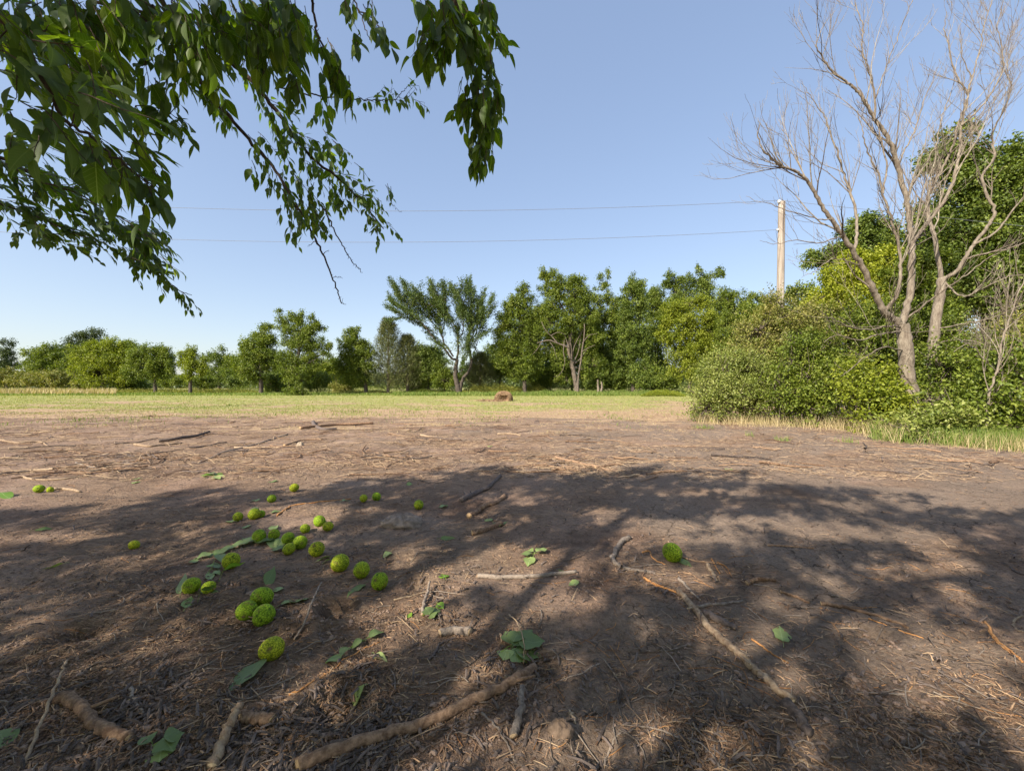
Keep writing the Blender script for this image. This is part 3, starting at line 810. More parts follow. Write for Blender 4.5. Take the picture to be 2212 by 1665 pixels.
# --- the vase-shaped tree
def vase_tree():
    d = 48.0; bx = 993
    x = (bx - CX) / F * d
    root = empty('vase_shaped_tree', (x, d, float(gh(x, d))))
    tag(root, 'wide vase-shaped tree with forked grey trunk and gaps of sky through it', 'tree')
    wood, fol = MB(), MB()
    b = np.array([x, d, float(gh(x, d)) - .1])
    P = lambda pts: [at(px, py, d + dy) for px, py, dy in pts]
    limbs = [  # path, start radius, end radius
        ([b] + P([(988, 832, 0), (984, 812, 0), (985, 790, 0), (988, 776, 0)]), .42, .24),
        ([b] + P([(996, 832, .1), (1002, 815, .3), (1012, 803, .6), (1018, 780, .8), (1012, 745, .8), (1016, 700, 1)]), .30, .14),
        (P([(988, 776, 0), (978, 770, -.2), (964, 750, -.5), (944, 732, -1), (922, 706, -1.4), (895, 682, -1.8), (868, 664, -2)]), .24, .06),
        (P([(978, 770, -.2), (962, 745, .2), (952, 722, .6), (940, 705, 1), (905, 665, 1.5), (870, 635, 1.8)]), .18, .05),
        (P([(988, 776, 0), (992, 752, 0), (991, 730, 0), (990, 708, -.3), (978, 690, -.5), (964, 668, -.6), (950, 640, -.8), (935, 618, -1)]), .20, .05),
        (P([(952, 722, .6), (958, 705, .6), (960, 682, .8), (957, 655, 1), (960, 622, 1.2)]), .14, .04),
        (P([(991, 730, 0), (1000, 715, .4), (1004, 690, .8), (998, 650, 1), (985, 625, 1)]), .12, .04),
        (P([(1016, 700, 1), (1014, 670, 1), (1018, 640, .7), (1012, 612, .5)]), .12, .03),
        (P([(1012, 745, .8), (1022, 715, .2), (1036, 690, -.3), (1050, 672, -.6), (1062, 652, -.8)]), .12, .03),
        (P([(1018, 780, .8), (1026, 750, 1.4), (1032, 722, 1.6), (1042, 700, 1.8)]), .1, .03),
    ]
    for pth, ra, rb in limbs:
        q = smooth_path(pth, 5, .02)
        tubes(wood, q + np.cumsum(R.normal(0, .035, q.shape), 0) * (1 if ra < .25 else 0), np.linspace(ra, rb, len(q)) * (.62 if ra < .25 else .8), 8, wob=.06)
    # leafy upswept shoots: (start px, py, tip px, py, half width px, share)
    sh = [(895, 690, 846, 608, 15), (915, 688, 872, 612, 15), (935, 686, 893, 622, 15), (925, 700, 845, 650, 13), (905, 700, 838, 662, 11), (950, 700, 905, 640, 16), (880, 685, 842, 690, 9),
          (945, 722, 905, 700, 9), (965, 700, 932, 612, 13), (962, 690, 958, 612, 12), (975, 700, 930, 625, 14), (958, 730, 945, 690, 11), (985, 720, 950, 650, 15), (950, 672, 930, 650, 14),
          (1000, 705, 975, 620, 10), (1005, 690, 985, 630, 14), (1016, 700, 1008, 610, 10), (1020, 690, 1016, 605, 8), (1025, 680, 1022, 626, 13), (1030, 700, 1045, 630, 11), (1038, 690, 1063, 645, 9),
          (1035, 710, 1068, 660, 8), (1015, 740, 1015, 680, 17), (1028, 720, 1040, 670, 15), (1010, 700, 1000, 660, 15), (1008, 780, 1012, 730, 13), (992, 765, 989, 712, 8), (1020, 735, 1042, 722, 8), (975, 758, 935, 735, 7),
          (960, 745, 925, 720, 8), (1030, 760, 1020, 735, 8), (995, 810, 1003, 775, 10), (980, 790, 960, 775, 8), (1028, 735, 1056, 715, 6), (860, 668, 842, 642, 9), (1024, 660, 1036, 650, 12)]
    for x0, y0, x1, y1, w in sh:
        w *= 1.0
        ln = math.hypot(x1 - x0, y1 - y0)
        n = int(ln * w * .13)
        t = R.random(n) ** .8
        taper = (1.05 - .8 * t)
        px = x0 + (x1 - x0) * t + R.normal(0, .5, n) * w * taper; py = y0 + (y1 - y0) * t + R.normal(0, .4, n) * w * taper * .7
        dy = R.normal(0, 1.3, n) + R.uniform(-1.2, 1.2)
        S = np.stack([(px - CX) / F * (d + dy), d + dy, H + (HY - py) / F * (d + dy)], -1)
        dv = nrm(np.array([x1 - x0, 0, y0 - y1], float))
        D = nrm(dv + rdir(n) * .35)
        lv = 15; tt = R.random((n, lv))
        Q = (S[:, None] + D[:, None] * (tt * R.uniform(.5, 1.0, (n, 1)))[..., None] + R.normal(0, .08, (n, lv, 3))).reshape(-1, 3); m = len(Q)
        leaves_simple(fol, Q, nrm(np.repeat(D, lv, 0) * .8 + rdir(m)), nrm(rdir(m) + [0, -.3, .5]), R.uniform(.1, .19, m), R.uniform(.07, .11, m), np.clip(np.repeat(R.normal(.5, .2, n), lv) + R.normal(0, .15, m), 0, 1))
        tubes(wood, np.stack([at(x0, y0, d), at((x0 + x1) / 2, (y0 + y1) / 2, d + R.uniform(-.5, .5)), at(x1, y1, d)])[None], np.array([[.05, .03, .012]]), 4)
    for lx, ly, rx, ry in [(880, 660, 34, 30), (915, 655, 36, 34), (940, 680, 30, 28), (900, 690, 30, 18), (870, 640, 24, 22), (935, 640, 24, 24), (960, 650, 20, 26), (1005, 655, 26, 30), (1030, 665, 26, 30),
                           (1015, 700, 30, 30), (1045, 680, 20, 24), (1010, 745, 22, 28), (1035, 715, 18, 18), (955, 715, 16, 14), (1000, 630, 18, 18), (985, 720, 10, 24)]:
        C, rad = px_lobe(lx, ly, rx, ry, d, R.uniform(-1, 1))
        foliage(fol, wood, C, rad, int(rad[0] * rad[2] * 20), 18, .19, 1.0, .5, (.5, 1.1))
    wood.build('trunk', M['bark_dark'], root); fol.build('crown', M['leaf_vase'], root)


vase_tree()

# --- right of centre: the tall group
tree('tall_tree', 'leafy rounded tree at the left end of the tall group', 'tree', FIELD, (1133, 49), [(1133, 815, 0), (1128, 770, 0), (1122, 730, 0)], .26,
     [(1130, 632, 14, 14, 0), (1122, 652, 22, 16, 0), (1104, 672, 24, 18, 0), (1145, 668, 26, 24, 0), (1088, 698, 22, 20, 0), (1120, 705, 34, 24, 0), (1074, 722, 14, 9, 0), (1078, 745, 14, 12, 0), (1105, 745, 30, 24, 0), (1145, 735, 34, 30, 0), (1100, 778, 26, 20, 0), (1140, 785, 34, 26, 0), (1112, 805, 22, 18, 0)], 'leaf_mid', size=.18, dens=1.15, up=.35)
tree('tall_tree', 'tallest pale-trunked tree of the group with bare twisted lower limbs', 'tree', FIELD, (1246, 48.5), [(1244, 828, 0), (1236, 790, 0), (1229, 750, 0), (1238, 700, 0)], .34,
     [(1170, 590, 7, 12, 0), (1180, 598, 12, 12, 0), (1193, 590, 8, 9, 0), (1198, 612, 18, 14, 0), (1177, 628, 14, 10, 0), (1200, 635, 24, 18, 0), (1228, 612, 18, 14, 0), (1248, 612, 16, 14, 0), (1238, 635, 28, 22, 0), (1262, 645, 20, 22, 0), (1200, 668, 30, 22, 0), (1240, 672, 34, 22, 0), (1190, 700, 24, 20, 0), (1222, 700, 26, 20, 0), (1272, 690, 20, 24, 0), (1255, 715, 26, 18, .8), (1225, 728, 22, 14, .8), (1280, 735, 22, 24, .6), (1212, 785, 24, 20, .8), (1278, 790, 26, 24, .8), (1222, 820, 18, 14, 1), (1268, 822, 16, 14, 1), (1225, 760, 18, 14, 1.2), (1262, 765, 18, 18, 1.2), (1200, 735, 20, 18, 1.2)], 'leaf_mid', 'bark', size=.17, dens=1.05, up=.45, fork=.5)
tree('tall_tree', 'thin-topped tree with two finger-like shoots behind the tallest tree', 'tree', FIELD, (1300, 53), [(1300, 800, 0), (1302, 720, 0)], .26,
     [(1296, 606, 5, 12, 0), (1312, 600, 5, 12, 0), (1300, 628, 13, 13, 0), (1288, 655, 14, 18, 0), (1312, 655, 16, 18, 0), (1334, 648, 9, 12, 0), (1300, 690, 28, 26, 0), (1328, 690, 18, 24, 0), (1300, 735, 34, 28, 0), (1300, 785, 36, 34, 0)], 'leaf_mid', size=.19, dens=.85, up=.6)
tree('tall_tree', 'dense dark tree with pointed top in the middle of the tall group', 'tree', FIELD, (1368, 50), [(1368, 800, 0), (1368, 700, 0)], .28,
     [(1366, 604, 8, 13, 0), (1362, 624, 16, 14, 0), (1380, 622, 14, 16, 0), (1370, 650, 28, 24, 0), (1352, 680, 20, 26, 0), (1384, 686, 20, 26, 0), (1366, 722, 30, 28, 0), (1388, 742, 24, 26, 0), (1352, 765, 30, 28, 0), (1378, 798, 36, 32, 0)], 'leaf_dark', size=.19, dens=1.1, up=.5)
tree('tall_tree', 'tree with dark glossy top between the pointed tree and the power pole', 'tree', FIELD, (1490, 58), [(1490, 780, 0), (1485, 680, 0)], .3,
     [(1447, 604, 12, 14, 0), (1442, 620, 14, 10, 0), (1470, 612, 16, 14, 0), (1490, 606, 16, 12, 0), (1508, 582, 5, 12, 0), (1510, 602, 14, 12, 0), (1532, 612, 16, 12, 0), (1548, 598, 12, 9, 0), (1556, 585, 7, 7, 0), (1480, 636, 30, 20, 0), (1520, 632, 28, 16, 0), (1420, 640, 16, 20, 0), (1460, 670, 34, 26, 0), (1430, 690, 20, 30, 0)], 'leaf_dark', size=.2, dens=1.0, up=.4)
tree('tall_tree', 'bright lime green tree lit below the dark glossy treetop', 'tree', FIELD, (1490, 44), [(1490, 810, 0), (1486, 740, 0)], .24,
     [(1455, 668, 24, 15, 0), (1490, 655, 20, 13, 0), (1520, 652, 20, 12, 0), (1440, 695, 20, 16, 0), (1475, 690, 30, 18, 0), (1515, 685, 26, 18, 0), (1450, 725, 28, 20, 0), (1492, 722, 30, 20, 0), (1532, 715, 22, 22, 0), (1470, 760, 34, 22, 0), (1515, 755, 30, 24, 0), (1478, 795, 36, 22, 0)], 'leaf_bright', size=.16, dens=1.2, up=.2)
tree('tall_tree', 'rough-topped green tree just left of the power pole', 'tree', FIELD, (1600, 42), [(1600, 800, 0), (1600, 730, 0)], .24,
     [(1572, 650, 12, 14, 0), (1592, 640, 12, 10, 0), (1612, 650, 16, 12, 0), (1640, 645, 14, 12, 0), (1585, 675, 24, 20, 0), (1625, 672, 28, 20, 0), (1660, 665, 18, 16, 0), (1575, 715, 28, 26, 0), (1620, 715, 34, 28, 0), (1560, 765, 28, 34, 0), (1605, 780, 40, 40, 0)], 'leaf_mid', size=.16, dens=1.1, up=.4)

# --- undergrowth along the tree line: every bush a thing of its own
BUSH = 'bushes under the tree line'
for px, py, rx, ry, d, lf, lab in [
    (10, 818, 34, 18, 60, 'leaf_olive', 'brownish bush below the lone columnar tree'),
    (60, 822, 34, 16, 60, 'leaf_olive', 'brown-tinged bush at the foot of the low dark tree'),
    (120, 822, 38, 18, 60, 'leaf_olive', 'olive bush with dry grass in front of it, left of the broad bright tree'),
    (180, 830, 26, 13, 56, 'leaf_olive', 'low olive bush at the left foot of the broad bright tree'),
    (290, 828, 28, 15, 56, 'leaf_dark', 'low dark bush between the broad bright tree and the rounded tree'),
    (372, 822, 30, 11, 66, 'leaf_mid', 'thin low bush seen between the two small trees'),
    (440, 828, 34, 12, 62, 'leaf_mid', 'low bush right of the small lone tree'),
    (505, 822, 34, 18, 60, 'leaf_dark', 'dark bush below the loose tree'),
    (600, 830, 34, 20, 54, 'leaf_dark', 'very dark bush between the dense tree and the feathery tree'),
    (685, 822, 30, 20, 56, 'leaf_dark', 'dark bush right of the feathery tree'),
    (712, 806, 24, 16, 60, 'leaf_bright', 'small bright bush left of the leafy tree by the cedar'),
    (745, 836, 26, 11, 52, 'leaf_olive', 'low russet weed bush at the foot of the leafy tree'),
    (925, 790, 34, 40, 52, 'leaf_dark', 'dark thicket behind the left side of the vase-shaped tree'),
    (960, 815, 30, 22, 50.5, 'leaf_mid', 'green bush at the left foot of the vase-shaped tree'),
    (905, 820, 28, 26, 53, 'leaf_dark', 'dark bush beside the brownish cedar'),
    (1070, 800, 34, 20, 58, 'leaf_mid', 'green bush behind the hay mound'),
    (1020, 808, 26, 18, 58, 'leaf_mid', 'small bush just right of the vase-shaped trunk'),
    (1175, 815, 30, 26, 52, 'leaf_dark', 'dark bush right of the leafy rounded tree'),
    (1212, 800, 26, 30, 53, 'leaf_dark', 'deep shaded bush left of the pale trunk'),
    (1285, 815, 30, 30, 50, 'leaf_dark', 'dark bush right of the pale trunk'),
    (1330, 815, 32, 32, 51, 'leaf_dark', 'dark bush under the finger-topped tree'),
    (1395, 815, 36, 30, 48, 'leaf_dark', 'dark green bush under the pointed tree'),
    (1440, 820, 30, 24, 47, 'leaf_mid', 'mid green bush right of the pointed tree'),
    (1530, 812, 40, 32, 43, 'leaf_mid', 'green bush at the foot of the bright lime tree'),
]:
    tree('bush', lab, 'bush', BUSH, (px, d), [(px, py, 0)], .06,
         [(px - rx * .4, py - ry * .1, rx * .55, ry * .85), (px + rx * .4, py, rx * .55, ry * .8), (px, py - ry * .35, rx * .5, ry * .7), (px, py + ry * .3, rx * .8, ry * .6)],
         lf, size=.2 if d > 54 else .17, dens=1.2, up=.35, limbs=False, crown_name='foliage')

BACK = 'trees filling the back of the wood'
for px, d, lobes, lf, lab in [
    (1080, 60, [(1070, 770, 26, 26, 0), (1100, 760, 26, 26, 0), (1085, 795, 34, 24, 0)], 'leaf_dark', 'dark tree behind the leafy rounded tree at the left end of the tall group'),
    (1165, 57, [(1150, 700, 24, 34, 0), (1175, 690, 24, 30, 0), (1165, 745, 34, 34, 0), (1175, 790, 34, 30, 0)], 'leaf_mid', 'tree filling the gap left of the tallest pale-trunked tree'),
    (1235, 60, [(1215, 740, 30, 30, 0), (1260, 735, 30, 34, 0), (1235, 785, 44, 30, 0)], 'leaf_dark', 'dark tree seen behind the pale trunk'),
    (1275, 56, [(1275, 720, 24, 34, 0), (1285, 770, 30, 34, 0)], 'leaf_dark', 'dark tree between the pale trunk and the finger-topped tree'),
    (1340, 60, [(1335, 690, 26, 34, 0), (1345, 740, 34, 34, 0), (1330, 790, 40, 30, 0)], 'leaf_dark', 'tree closing the gap between finger-topped and pointed trees'),
    (1410, 58, [(1405, 660, 22, 30, 0), (1415, 710, 26, 34, 0), (1410, 760, 34, 34, 0), (1425, 800, 34, 26, 0)], 'leaf_mid', 'tree closing the gap right of the pointed tree'),
    (1555, 56, [(1548, 655, 26, 26, 0), (1560, 700, 34, 30, 0), (1550, 750, 40, 34, 0), (1570, 800, 40, 26, 0)], 'leaf_mid', 'tree filling behind the bright lime tree on its right'),
    (1650, 40, [(1640, 690, 34, 30, 0), (1670, 700, 34, 34, 0), (1720, 680, 34, 34, 0), (1650, 750, 44, 40, 0)], 'leaf_mid', 'tree behind the russet-tipped shrub and the pole'),
    (1730, 34, [(1730, 640, 26, 20, 0), (1760, 660, 34, 34, 0), (1740, 710, 50, 40, 0)], 'leaf_mid', 'small topped tree right behind the power pole'),
    (600, 64, [(585, 790, 28, 20, 0), (620, 795, 28, 18, 0)], 'leaf_dark', 'dark tree between the dense and the feathery trees'),
    (725, 66, [(715, 790, 20, 14, 0), (700, 800, 26, 16, 0)], 'leaf_mid', 'small tree low between the feathery tree and the leafy one'),
    (150, 74, [(140, 775, 26, 20, 0), (160, 790, 34, 20, 0)], 'leaf_mid', 'tree behind, left of the broad bright one'),
    (268, 68, [(280, 752, 14, 14, 0), (268, 775, 26, 24, 0), (285, 790, 20, 20, 0)], 'leaf_mid', 'tree peeping between the broad bright tree and the rounded tree'),
    (515, 66, [(512, 790, 20, 20, 0), (500, 805, 24, 18, 0)], 'leaf_mid', 'tree low behind the left side of the dense tree'),
    (915, 58, [(905, 765, 24, 18, 0), (935, 770, 24, 20, 0), (915, 795, 34, 24, 0)], 'leaf_dark', 'dark tree between the cedars and the vase-shaped tree'),
]:
    tree('back_tree', lab, 'tree', BACK, (px, d), [(px, 790, 0)], .18, lobes, lf, size=.2, dens=1.1, up=.4)

# small clear-stemmed tree and forked stumps under the tall group
for pts, r, lab in [([(1133, 850, 0), (1134, 835, 0), (1136, 815, 0)], .16, None)]:
    pass


def stem_thing(name, label, cat, paths, d, mat, radii, group=None):
    b = at(paths[0][0][0], paths[0][0][1], d); b[2] = float(gh(b[0], b[1]))
    root = empty(name, b); tag(root, label, cat, group)
    for i, (pth, (ra, rb)) in enumerate(zip(paths, radii)):
        w = MB(); q = smooth_path([at(px, py, d + R.uniform(-.2, .2)) for px, py in pth], 5, .015)
        if i == 0: q[0, 2] = b[2] - .1
        tubes(w, q, np.linspace(ra, rb, len(q)), 7, wob=.06)
        w.build('trunk' if i == 0 else 'branch', M[mat], root)
    return root


stem_thing('dead_snag', 'short pair of bare grey dead stems under the finger-topped tree', 'dead tree', [[(1292, 852), (1292, 835), (1291, 820)], [(1297, 852), (1300, 836), (1299, 824)]], 46, 'bark_dead', [(.16, .10), (.14, .08)])
stem_thing('bare_branched_tree', 'pale twisted bare limbs in front of the tallest green tree', 'tree',
           [[(1248, 845), (1249, 815), (1254, 785), (1258, 750), (1262, 725), (1262, 700)], [(1257, 760), (1270, 752), (1285, 745)], [(1229, 750), (1205, 742), (1186, 735), (1170, 738), (1160, 741)], [(1205, 742), (1190, 725), (1178, 712), (1170, 695)], [(1190, 725), (1205, 718), (1220, 722)],
            [(1186, 735), (1196, 752), (1203, 775)], [(1219, 735), (1217, 760), (1220, 785), (1210, 808), (1196, 814)], [(1170, 738), (1160, 755), (1150, 765)], [(1258, 742), (1272, 725), (1290, 720)]], 46.5, 'bark',
           [(.11, .05), (.05, .02), (.10, .04), (.07, .03), (.05, .02), (.05, .02), (.045, .02), (.04, .02), (.06, .02)])

# weeds along the wood's foot, tall grass and goldenrod
def weed_band(pxa, pxb, d0, d1, n, h0, h1, mat, name, label):
    px = R.uniform(pxa, pxb, n); d = R.uniform(d0, d1, n)
    x = (px - CX) / F * d
    blades(name, label, mat, x, d, R.uniform(h0, h1, n) * (1 + .3 * fbm(x * .4, d * .4, 91, 2)), .012 + .0009 * d, .22)


def weed_leaves(pxa, pxb, d0, d1, n, h1, mat, name, label, Ls=.12):
    px = R.uniform(pxa, pxb, n); d = R.uniform(d0, d1, n); x = (px - CX) / F * d
    hh = h1 * np.clip(.7 + .6 * fbm(x * .5, d * .5, 92, 3), .12, 1.6) * np.minimum(1, .15 + np.minimum(px - pxa, pxb - px) / 40)
    z = gh(x, d) + hh * R.random(n) ** .7
    mb = MB(); P = np.stack([x, d, z], -1)
    leaves_simple(mb, P, nrm(rdir(n) + [0, 0, .6]), nrm(rdir(n) + [0, 0, .5]), Ls * R.uniform(.6, 1.2, n), Ls * .35 * R.uniform(.6, 1.2, n), R.random(n))
    tag(mb.build(name, mat), label, 'undergrowth', None, 'stuff')


weed_leaves(990, 1200, 49.5, 54, 26000, 1.3, M['weeds'], 'undergrowth', 'yellow green goldenrod thicket behind the hay mound', .14)
weed_leaves(850, 1000, 50, 53, 8000, .6, M['leaf_mid'], 'undergrowth', 'low green weeds under the cedars', .14)
weed_leaves(1120, 1500, 44, 49, 30000, .55, M['grass_green'], 'undergrowth', 'green weeds along the foot of the tall trees', .13)
weed_leaves(1385, 1480, 41, 44, 9000, .75, M['leaf_bright'], 'undergrowth', 'bright green knee-high weeds beside the shrub thicket', .13)
weed_leaves(700, 850, 48, 56, 9000, .5, M['leaf_olive'], 'undergrowth', 'russet weeds at the foot of the leafy tree by the cedar', .13)
weed_leaves(-120, 560, 50, 62, 30000, .65, M['weeds'], 'undergrowth', 'weedy strip behind the mown grass on the left', .16)
weed_leaves(480, 1000, 54, 61, 16000, 1.5, M['leaf_mid'], 'undergrowth', 'low scrub behind the cedars and the left field trees', .17)
weed_leaves(1120, 1660, 51, 58, 20000, 1.8, M['leaf_dark'], 'undergrowth', 'dark scrub inside the wood behind the tall trees', .17)
weed_band(-120, 250, 46, 52, 5000, .3, .9, M['grass_dry'], 'tall_grass', 'pale dry tall grass below the left tree line')
weed_band(850, 1520, 43, 48, 16000, .15, .5, M['grass_green'], 'tall_grass', 'unmown green grass before the tall trees')
weed_band(-120, 850, 44, 52, 14000, .1, .35, M['grass_green'], 'tall_grass', 'longer grass at the back of the left field')


# far low woods closing the horizon
def far_wood():
    mb = MB()
    n = 60000
    a = R.uniform(-1.45, 1.45, n); d = R.uniform(105, 150, n); x = a * d
    top = 4.2 + 1.6 * fbm(x * .03, d * .02, 95, 3) + 1.0 * fbm(x * .12, d * .1, 96, 2)
    z = np.abs(R.random(n)) ** .8 * np.clip(top, 1, 9)
    P = np.stack([x, d, z], -1)
    L = R.uniform(.5, 1.1, n)
    leaves_simple(mb, P, rdir(n), nrm(rdir(n) + [0, -.2, .6]), L, L * .7, R.random(n))
    tag(mb.build('far_treeline', M['leaf_blue']), 'low distant woods closing the horizon behind the field trees', 'woods', None, 'stuff')


far_wood()


# ------------------------------------------------------------------ right side: shrubs, trees, dead trees, pole
SHR = 'shrubs along the right edge of the clearing'


def shrub(label, px, d, lobes, leaf, size=.075, dens=1.0, up=.45, stems=14, spread=.7, leaves=22, cat='shrub', name='shrub', shl=None):
    x = (px - CX) / F * d; z = float(gh(x, d))
    root = empty(name, (x, d, z)); tag(root, label, cat, SHR)
    wood, fol = MB(), MB()
    S, Rr = [], []
    for lb in lobes:
        lx, ly, rx, ry = lb[:4]; dd = lb[4] if len(lb) > 4 else 0
        C, rad = px_lobe(lx, ly, rx, ry, d, dd)
        rad[1] = max(.5, (rad[0] + rad[2]) * .45)
        area = rad[0] * rad[2]
        n = int(area * 330 * dens * (.075 / size) ** 2 * 22 / leaves)
        foliage(fol, wood, C, rad, n, leaves, size, up, spread, shl or (.25, .85), twig=True, shell=.38)
        for _ in range(stems // 3):
            b = np.array([C[0] + R.normal(0, rad[0] * .35), C[1] + R.normal(0, rad[1] * .3), 0]); b[2] = float(gh(b[0], b[1])) - .05
            e = C + rdir(1)[0] * rad * .6
            m = (b + e) / 2 + R.normal(0, .08, 3)
            S.append(smooth_path([b, m, e], 3)); Rr.append(np.linspace(.02, .006, len(S[-1])))
    tubes(wood, np.array(S), np.array(Rr), 5)
    wood.build('stem', M['bark'], root); fol.build('foliage', M[leaf], root)
    return root


shrub('big rounded pale-leaved shrub at the left end of the thicket', 1560, 14.3, [(1548, 855, 42, 46, 0), (1560, 805, 40, 36, .3), (1590, 860, 48, 48, -.2), (1606, 800, 42, 40, .3), (1530, 880, 28, 30, -.2), (1630, 870, 40, 44, -.3)], 'leaf_shrub', .07, 1.25, up=.55)
shrub('tall russet-tipped shrub hiding the foot of the power pole', 1690, 15.6, [(1640, 715, 36, 34, 0), (1690, 680, 44, 40, .2), (1655, 770, 50, 44, 0), (1720, 740, 56, 50, 0), (1765, 700, 44, 44, .4), (1780, 770, 50, 56, .2), (1605, 760, 30, 30, .4), (1700, 810, 60, 50, 0)], 'leaf_olive', .08, 1.1, up=.5)
shrub('dark leafy shrub with bare canes at its foot, middle of the thicket', 1730, 13.2, [(1690, 850, 40, 48, 0), (1735, 835, 46, 54, 0), (1785, 850, 44, 52, 0), (1740, 880, 52, 34, -.3), (1800, 800, 40, 40, .3), (1715, 785, 48, 42, .4), (1765, 765, 44, 42, .5)], 'leaf_mid', .085, 1.15)
shrub('bright leafy sapling clump left of the dead tree trunk', 1880, 11.4, [(1850, 860, 44, 46, 0), (1900, 870, 46, 46, 0), (1870, 815, 46, 36, .5), (1898, 835, 34, 34, .5), (1890, 920, 48, 30, -.4), (1945, 925, 40, 32, -.5), (1903, 868, 40, 40, 0)], 'leaf_bright', .095, 1.15, up=.4, shl=(.2, .5))
shrub('green bush pressed against the right of the dead tree trunk', 2050, 12.6, [(2035, 790, 44, 40, 0), (2080, 770, 50, 44, .3), (2060, 840, 50, 50, 0), (2110, 830, 46, 50, 0), (2020, 860, 34, 40, -.3)], 'leaf_mid', .09, 1.1)
shrub('tall weedy bush at the right edge of the picture', 2170, 9.6, [(2150, 850, 50, 60, 0), (2205, 830, 56, 76, 0), (2150, 910, 44, 44, -.2), (2215, 920, 50, 50, 0), (2260, 860, 56, 80, 0), (2110, 900, 34, 36, 0)], 'leaf_mid', .095, 1.0, up=.5)
shrub('low bright weed clump in front of the dead tree trunk', 2000, 9.6, [(1965, 928, 36, 30, 0), (2030, 915, 44, 36, 0), (1990, 945, 40, 24, -.3), (2070, 930, 50, 40, -.2), (2110, 950, 44, 26, -.4)], 'leaf_shrub', .09, 1.15, up=.6, shl=(.15, .4))
shrub('grey green bush behind the right edge of the thicket', 2190, 14.5, [(2160, 745, 56, 50, 0), (2220, 730, 60, 60, 0), (2200, 800, 60, 50, 0)], 'leaf_olive', .09, 1.0)
shrub('dusky bush filling the gap behind the dead trunk', 1960, 15.5, [(1850, 745, 56, 56, 0), (1830, 700, 44, 40, 0), (1890, 700, 44, 44, 0), (1900, 740, 50, 56, 0), (1960, 760, 56, 60, 0), (2020, 730, 50, 50, 0), (1930, 820, 60, 50, 0), (2020, 800, 50, 50, 0)], 'leaf_mid', .1, 1.1)

RT = 'trees behind the right thicket'
tree('lime_green_tree', 'yellow green tree glowing between the pole and the dead tree', 'tree', RT, (1840, 20), [(1840, 760, 0), (1845, 680, 0)], .16,
     [(1752, 668, 18, 16, 0), (1790, 640, 34, 26, 0), (1815, 600, 34, 26, 0), (1850, 585, 34, 26, 0), (1842, 560, 26, 18, 0), (1880, 620, 44, 36, 0), (1830, 650, 50, 34, 0), (1900, 580, 34, 34, 0), (1870, 690, 60, 40, 0), (1800, 700, 50, 40, 0), (1940, 650, 40, 50, 0)], 'leaf_yellow', size=.12, dens=1.6, up=.25)
tree('drooping_leaf_tree', 'dark tree with drooping leaflets above the lime green tree', 'tree', RT, (1850, 24), [(1850, 720, 0), (1852, 600, 0), (1862, 520, 0)], .18,
     [(1745, 566, 12, 7, 0), (1765, 552, 22, 13, 0), (1790, 562, 24, 18, 0), (1810, 545, 20, 16, 0), (1845, 500, 26, 20, 0), (1875, 485, 30, 22, 0), (1860, 530, 40, 30, 0), (1905, 500, 24, 24, 0), (1920, 540, 40, 40, 0)], 'leaf_dark', size=.14, dens=1.5, up=-.1)
tree('big_dark_tree', 'big dark glossy tree rising behind the dead trees at far right', 'tree', RT, (2140, 18), [(2140, 760, 0), (2130, 620, 0), (2120, 500, 0)], .3,
     [(2062, 296, 24, 16, 0), (2085, 312, 26, 20, 0), (2030, 340, 34, 20, 0), (2000, 358, 22, 12, 0), (2060, 350, 34, 26, 0), (2110, 345, 34, 28, 0), (2150, 370, 40, 34, 0), (2195, 350, 40, 40, 0), (2090, 400, 50, 40, 0), (2160, 440, 60, 54, 0), (2225, 430, 60, 60, 0), (2060, 450, 40, 40, 0), (2050, 510, 50, 50, 0), (2130, 530, 70, 60, 0), (2210, 540, 70, 70, 0), (2000, 520, 40, 40, 0), (2030, 590, 60, 50, 0), (2120, 620, 70, 60, 0), (2210, 650, 70, 70, 0), (1985, 470, 22, 18, 0), (2040, 660, 60, 50, 0)], 'leaf_dark', size=.14, dens=1.5, up=.15)
tree('sapling', 'mid green sapling behind the fork of the dead tree', 'tree', RT, (1990, 16.5), [(1990, 760, 0), (1990, 660, 0)], .1,
     [(1960, 600, 40, 34, 0), (1990, 560, 34, 30, 0), (2000, 640, 44, 40, 0), (1950, 670, 44, 40, 0), (2010, 700, 50, 40, 0), (1955, 730, 40, 40, 0)], 'leaf_mid', size=.11, dens=1.4, up=.2)


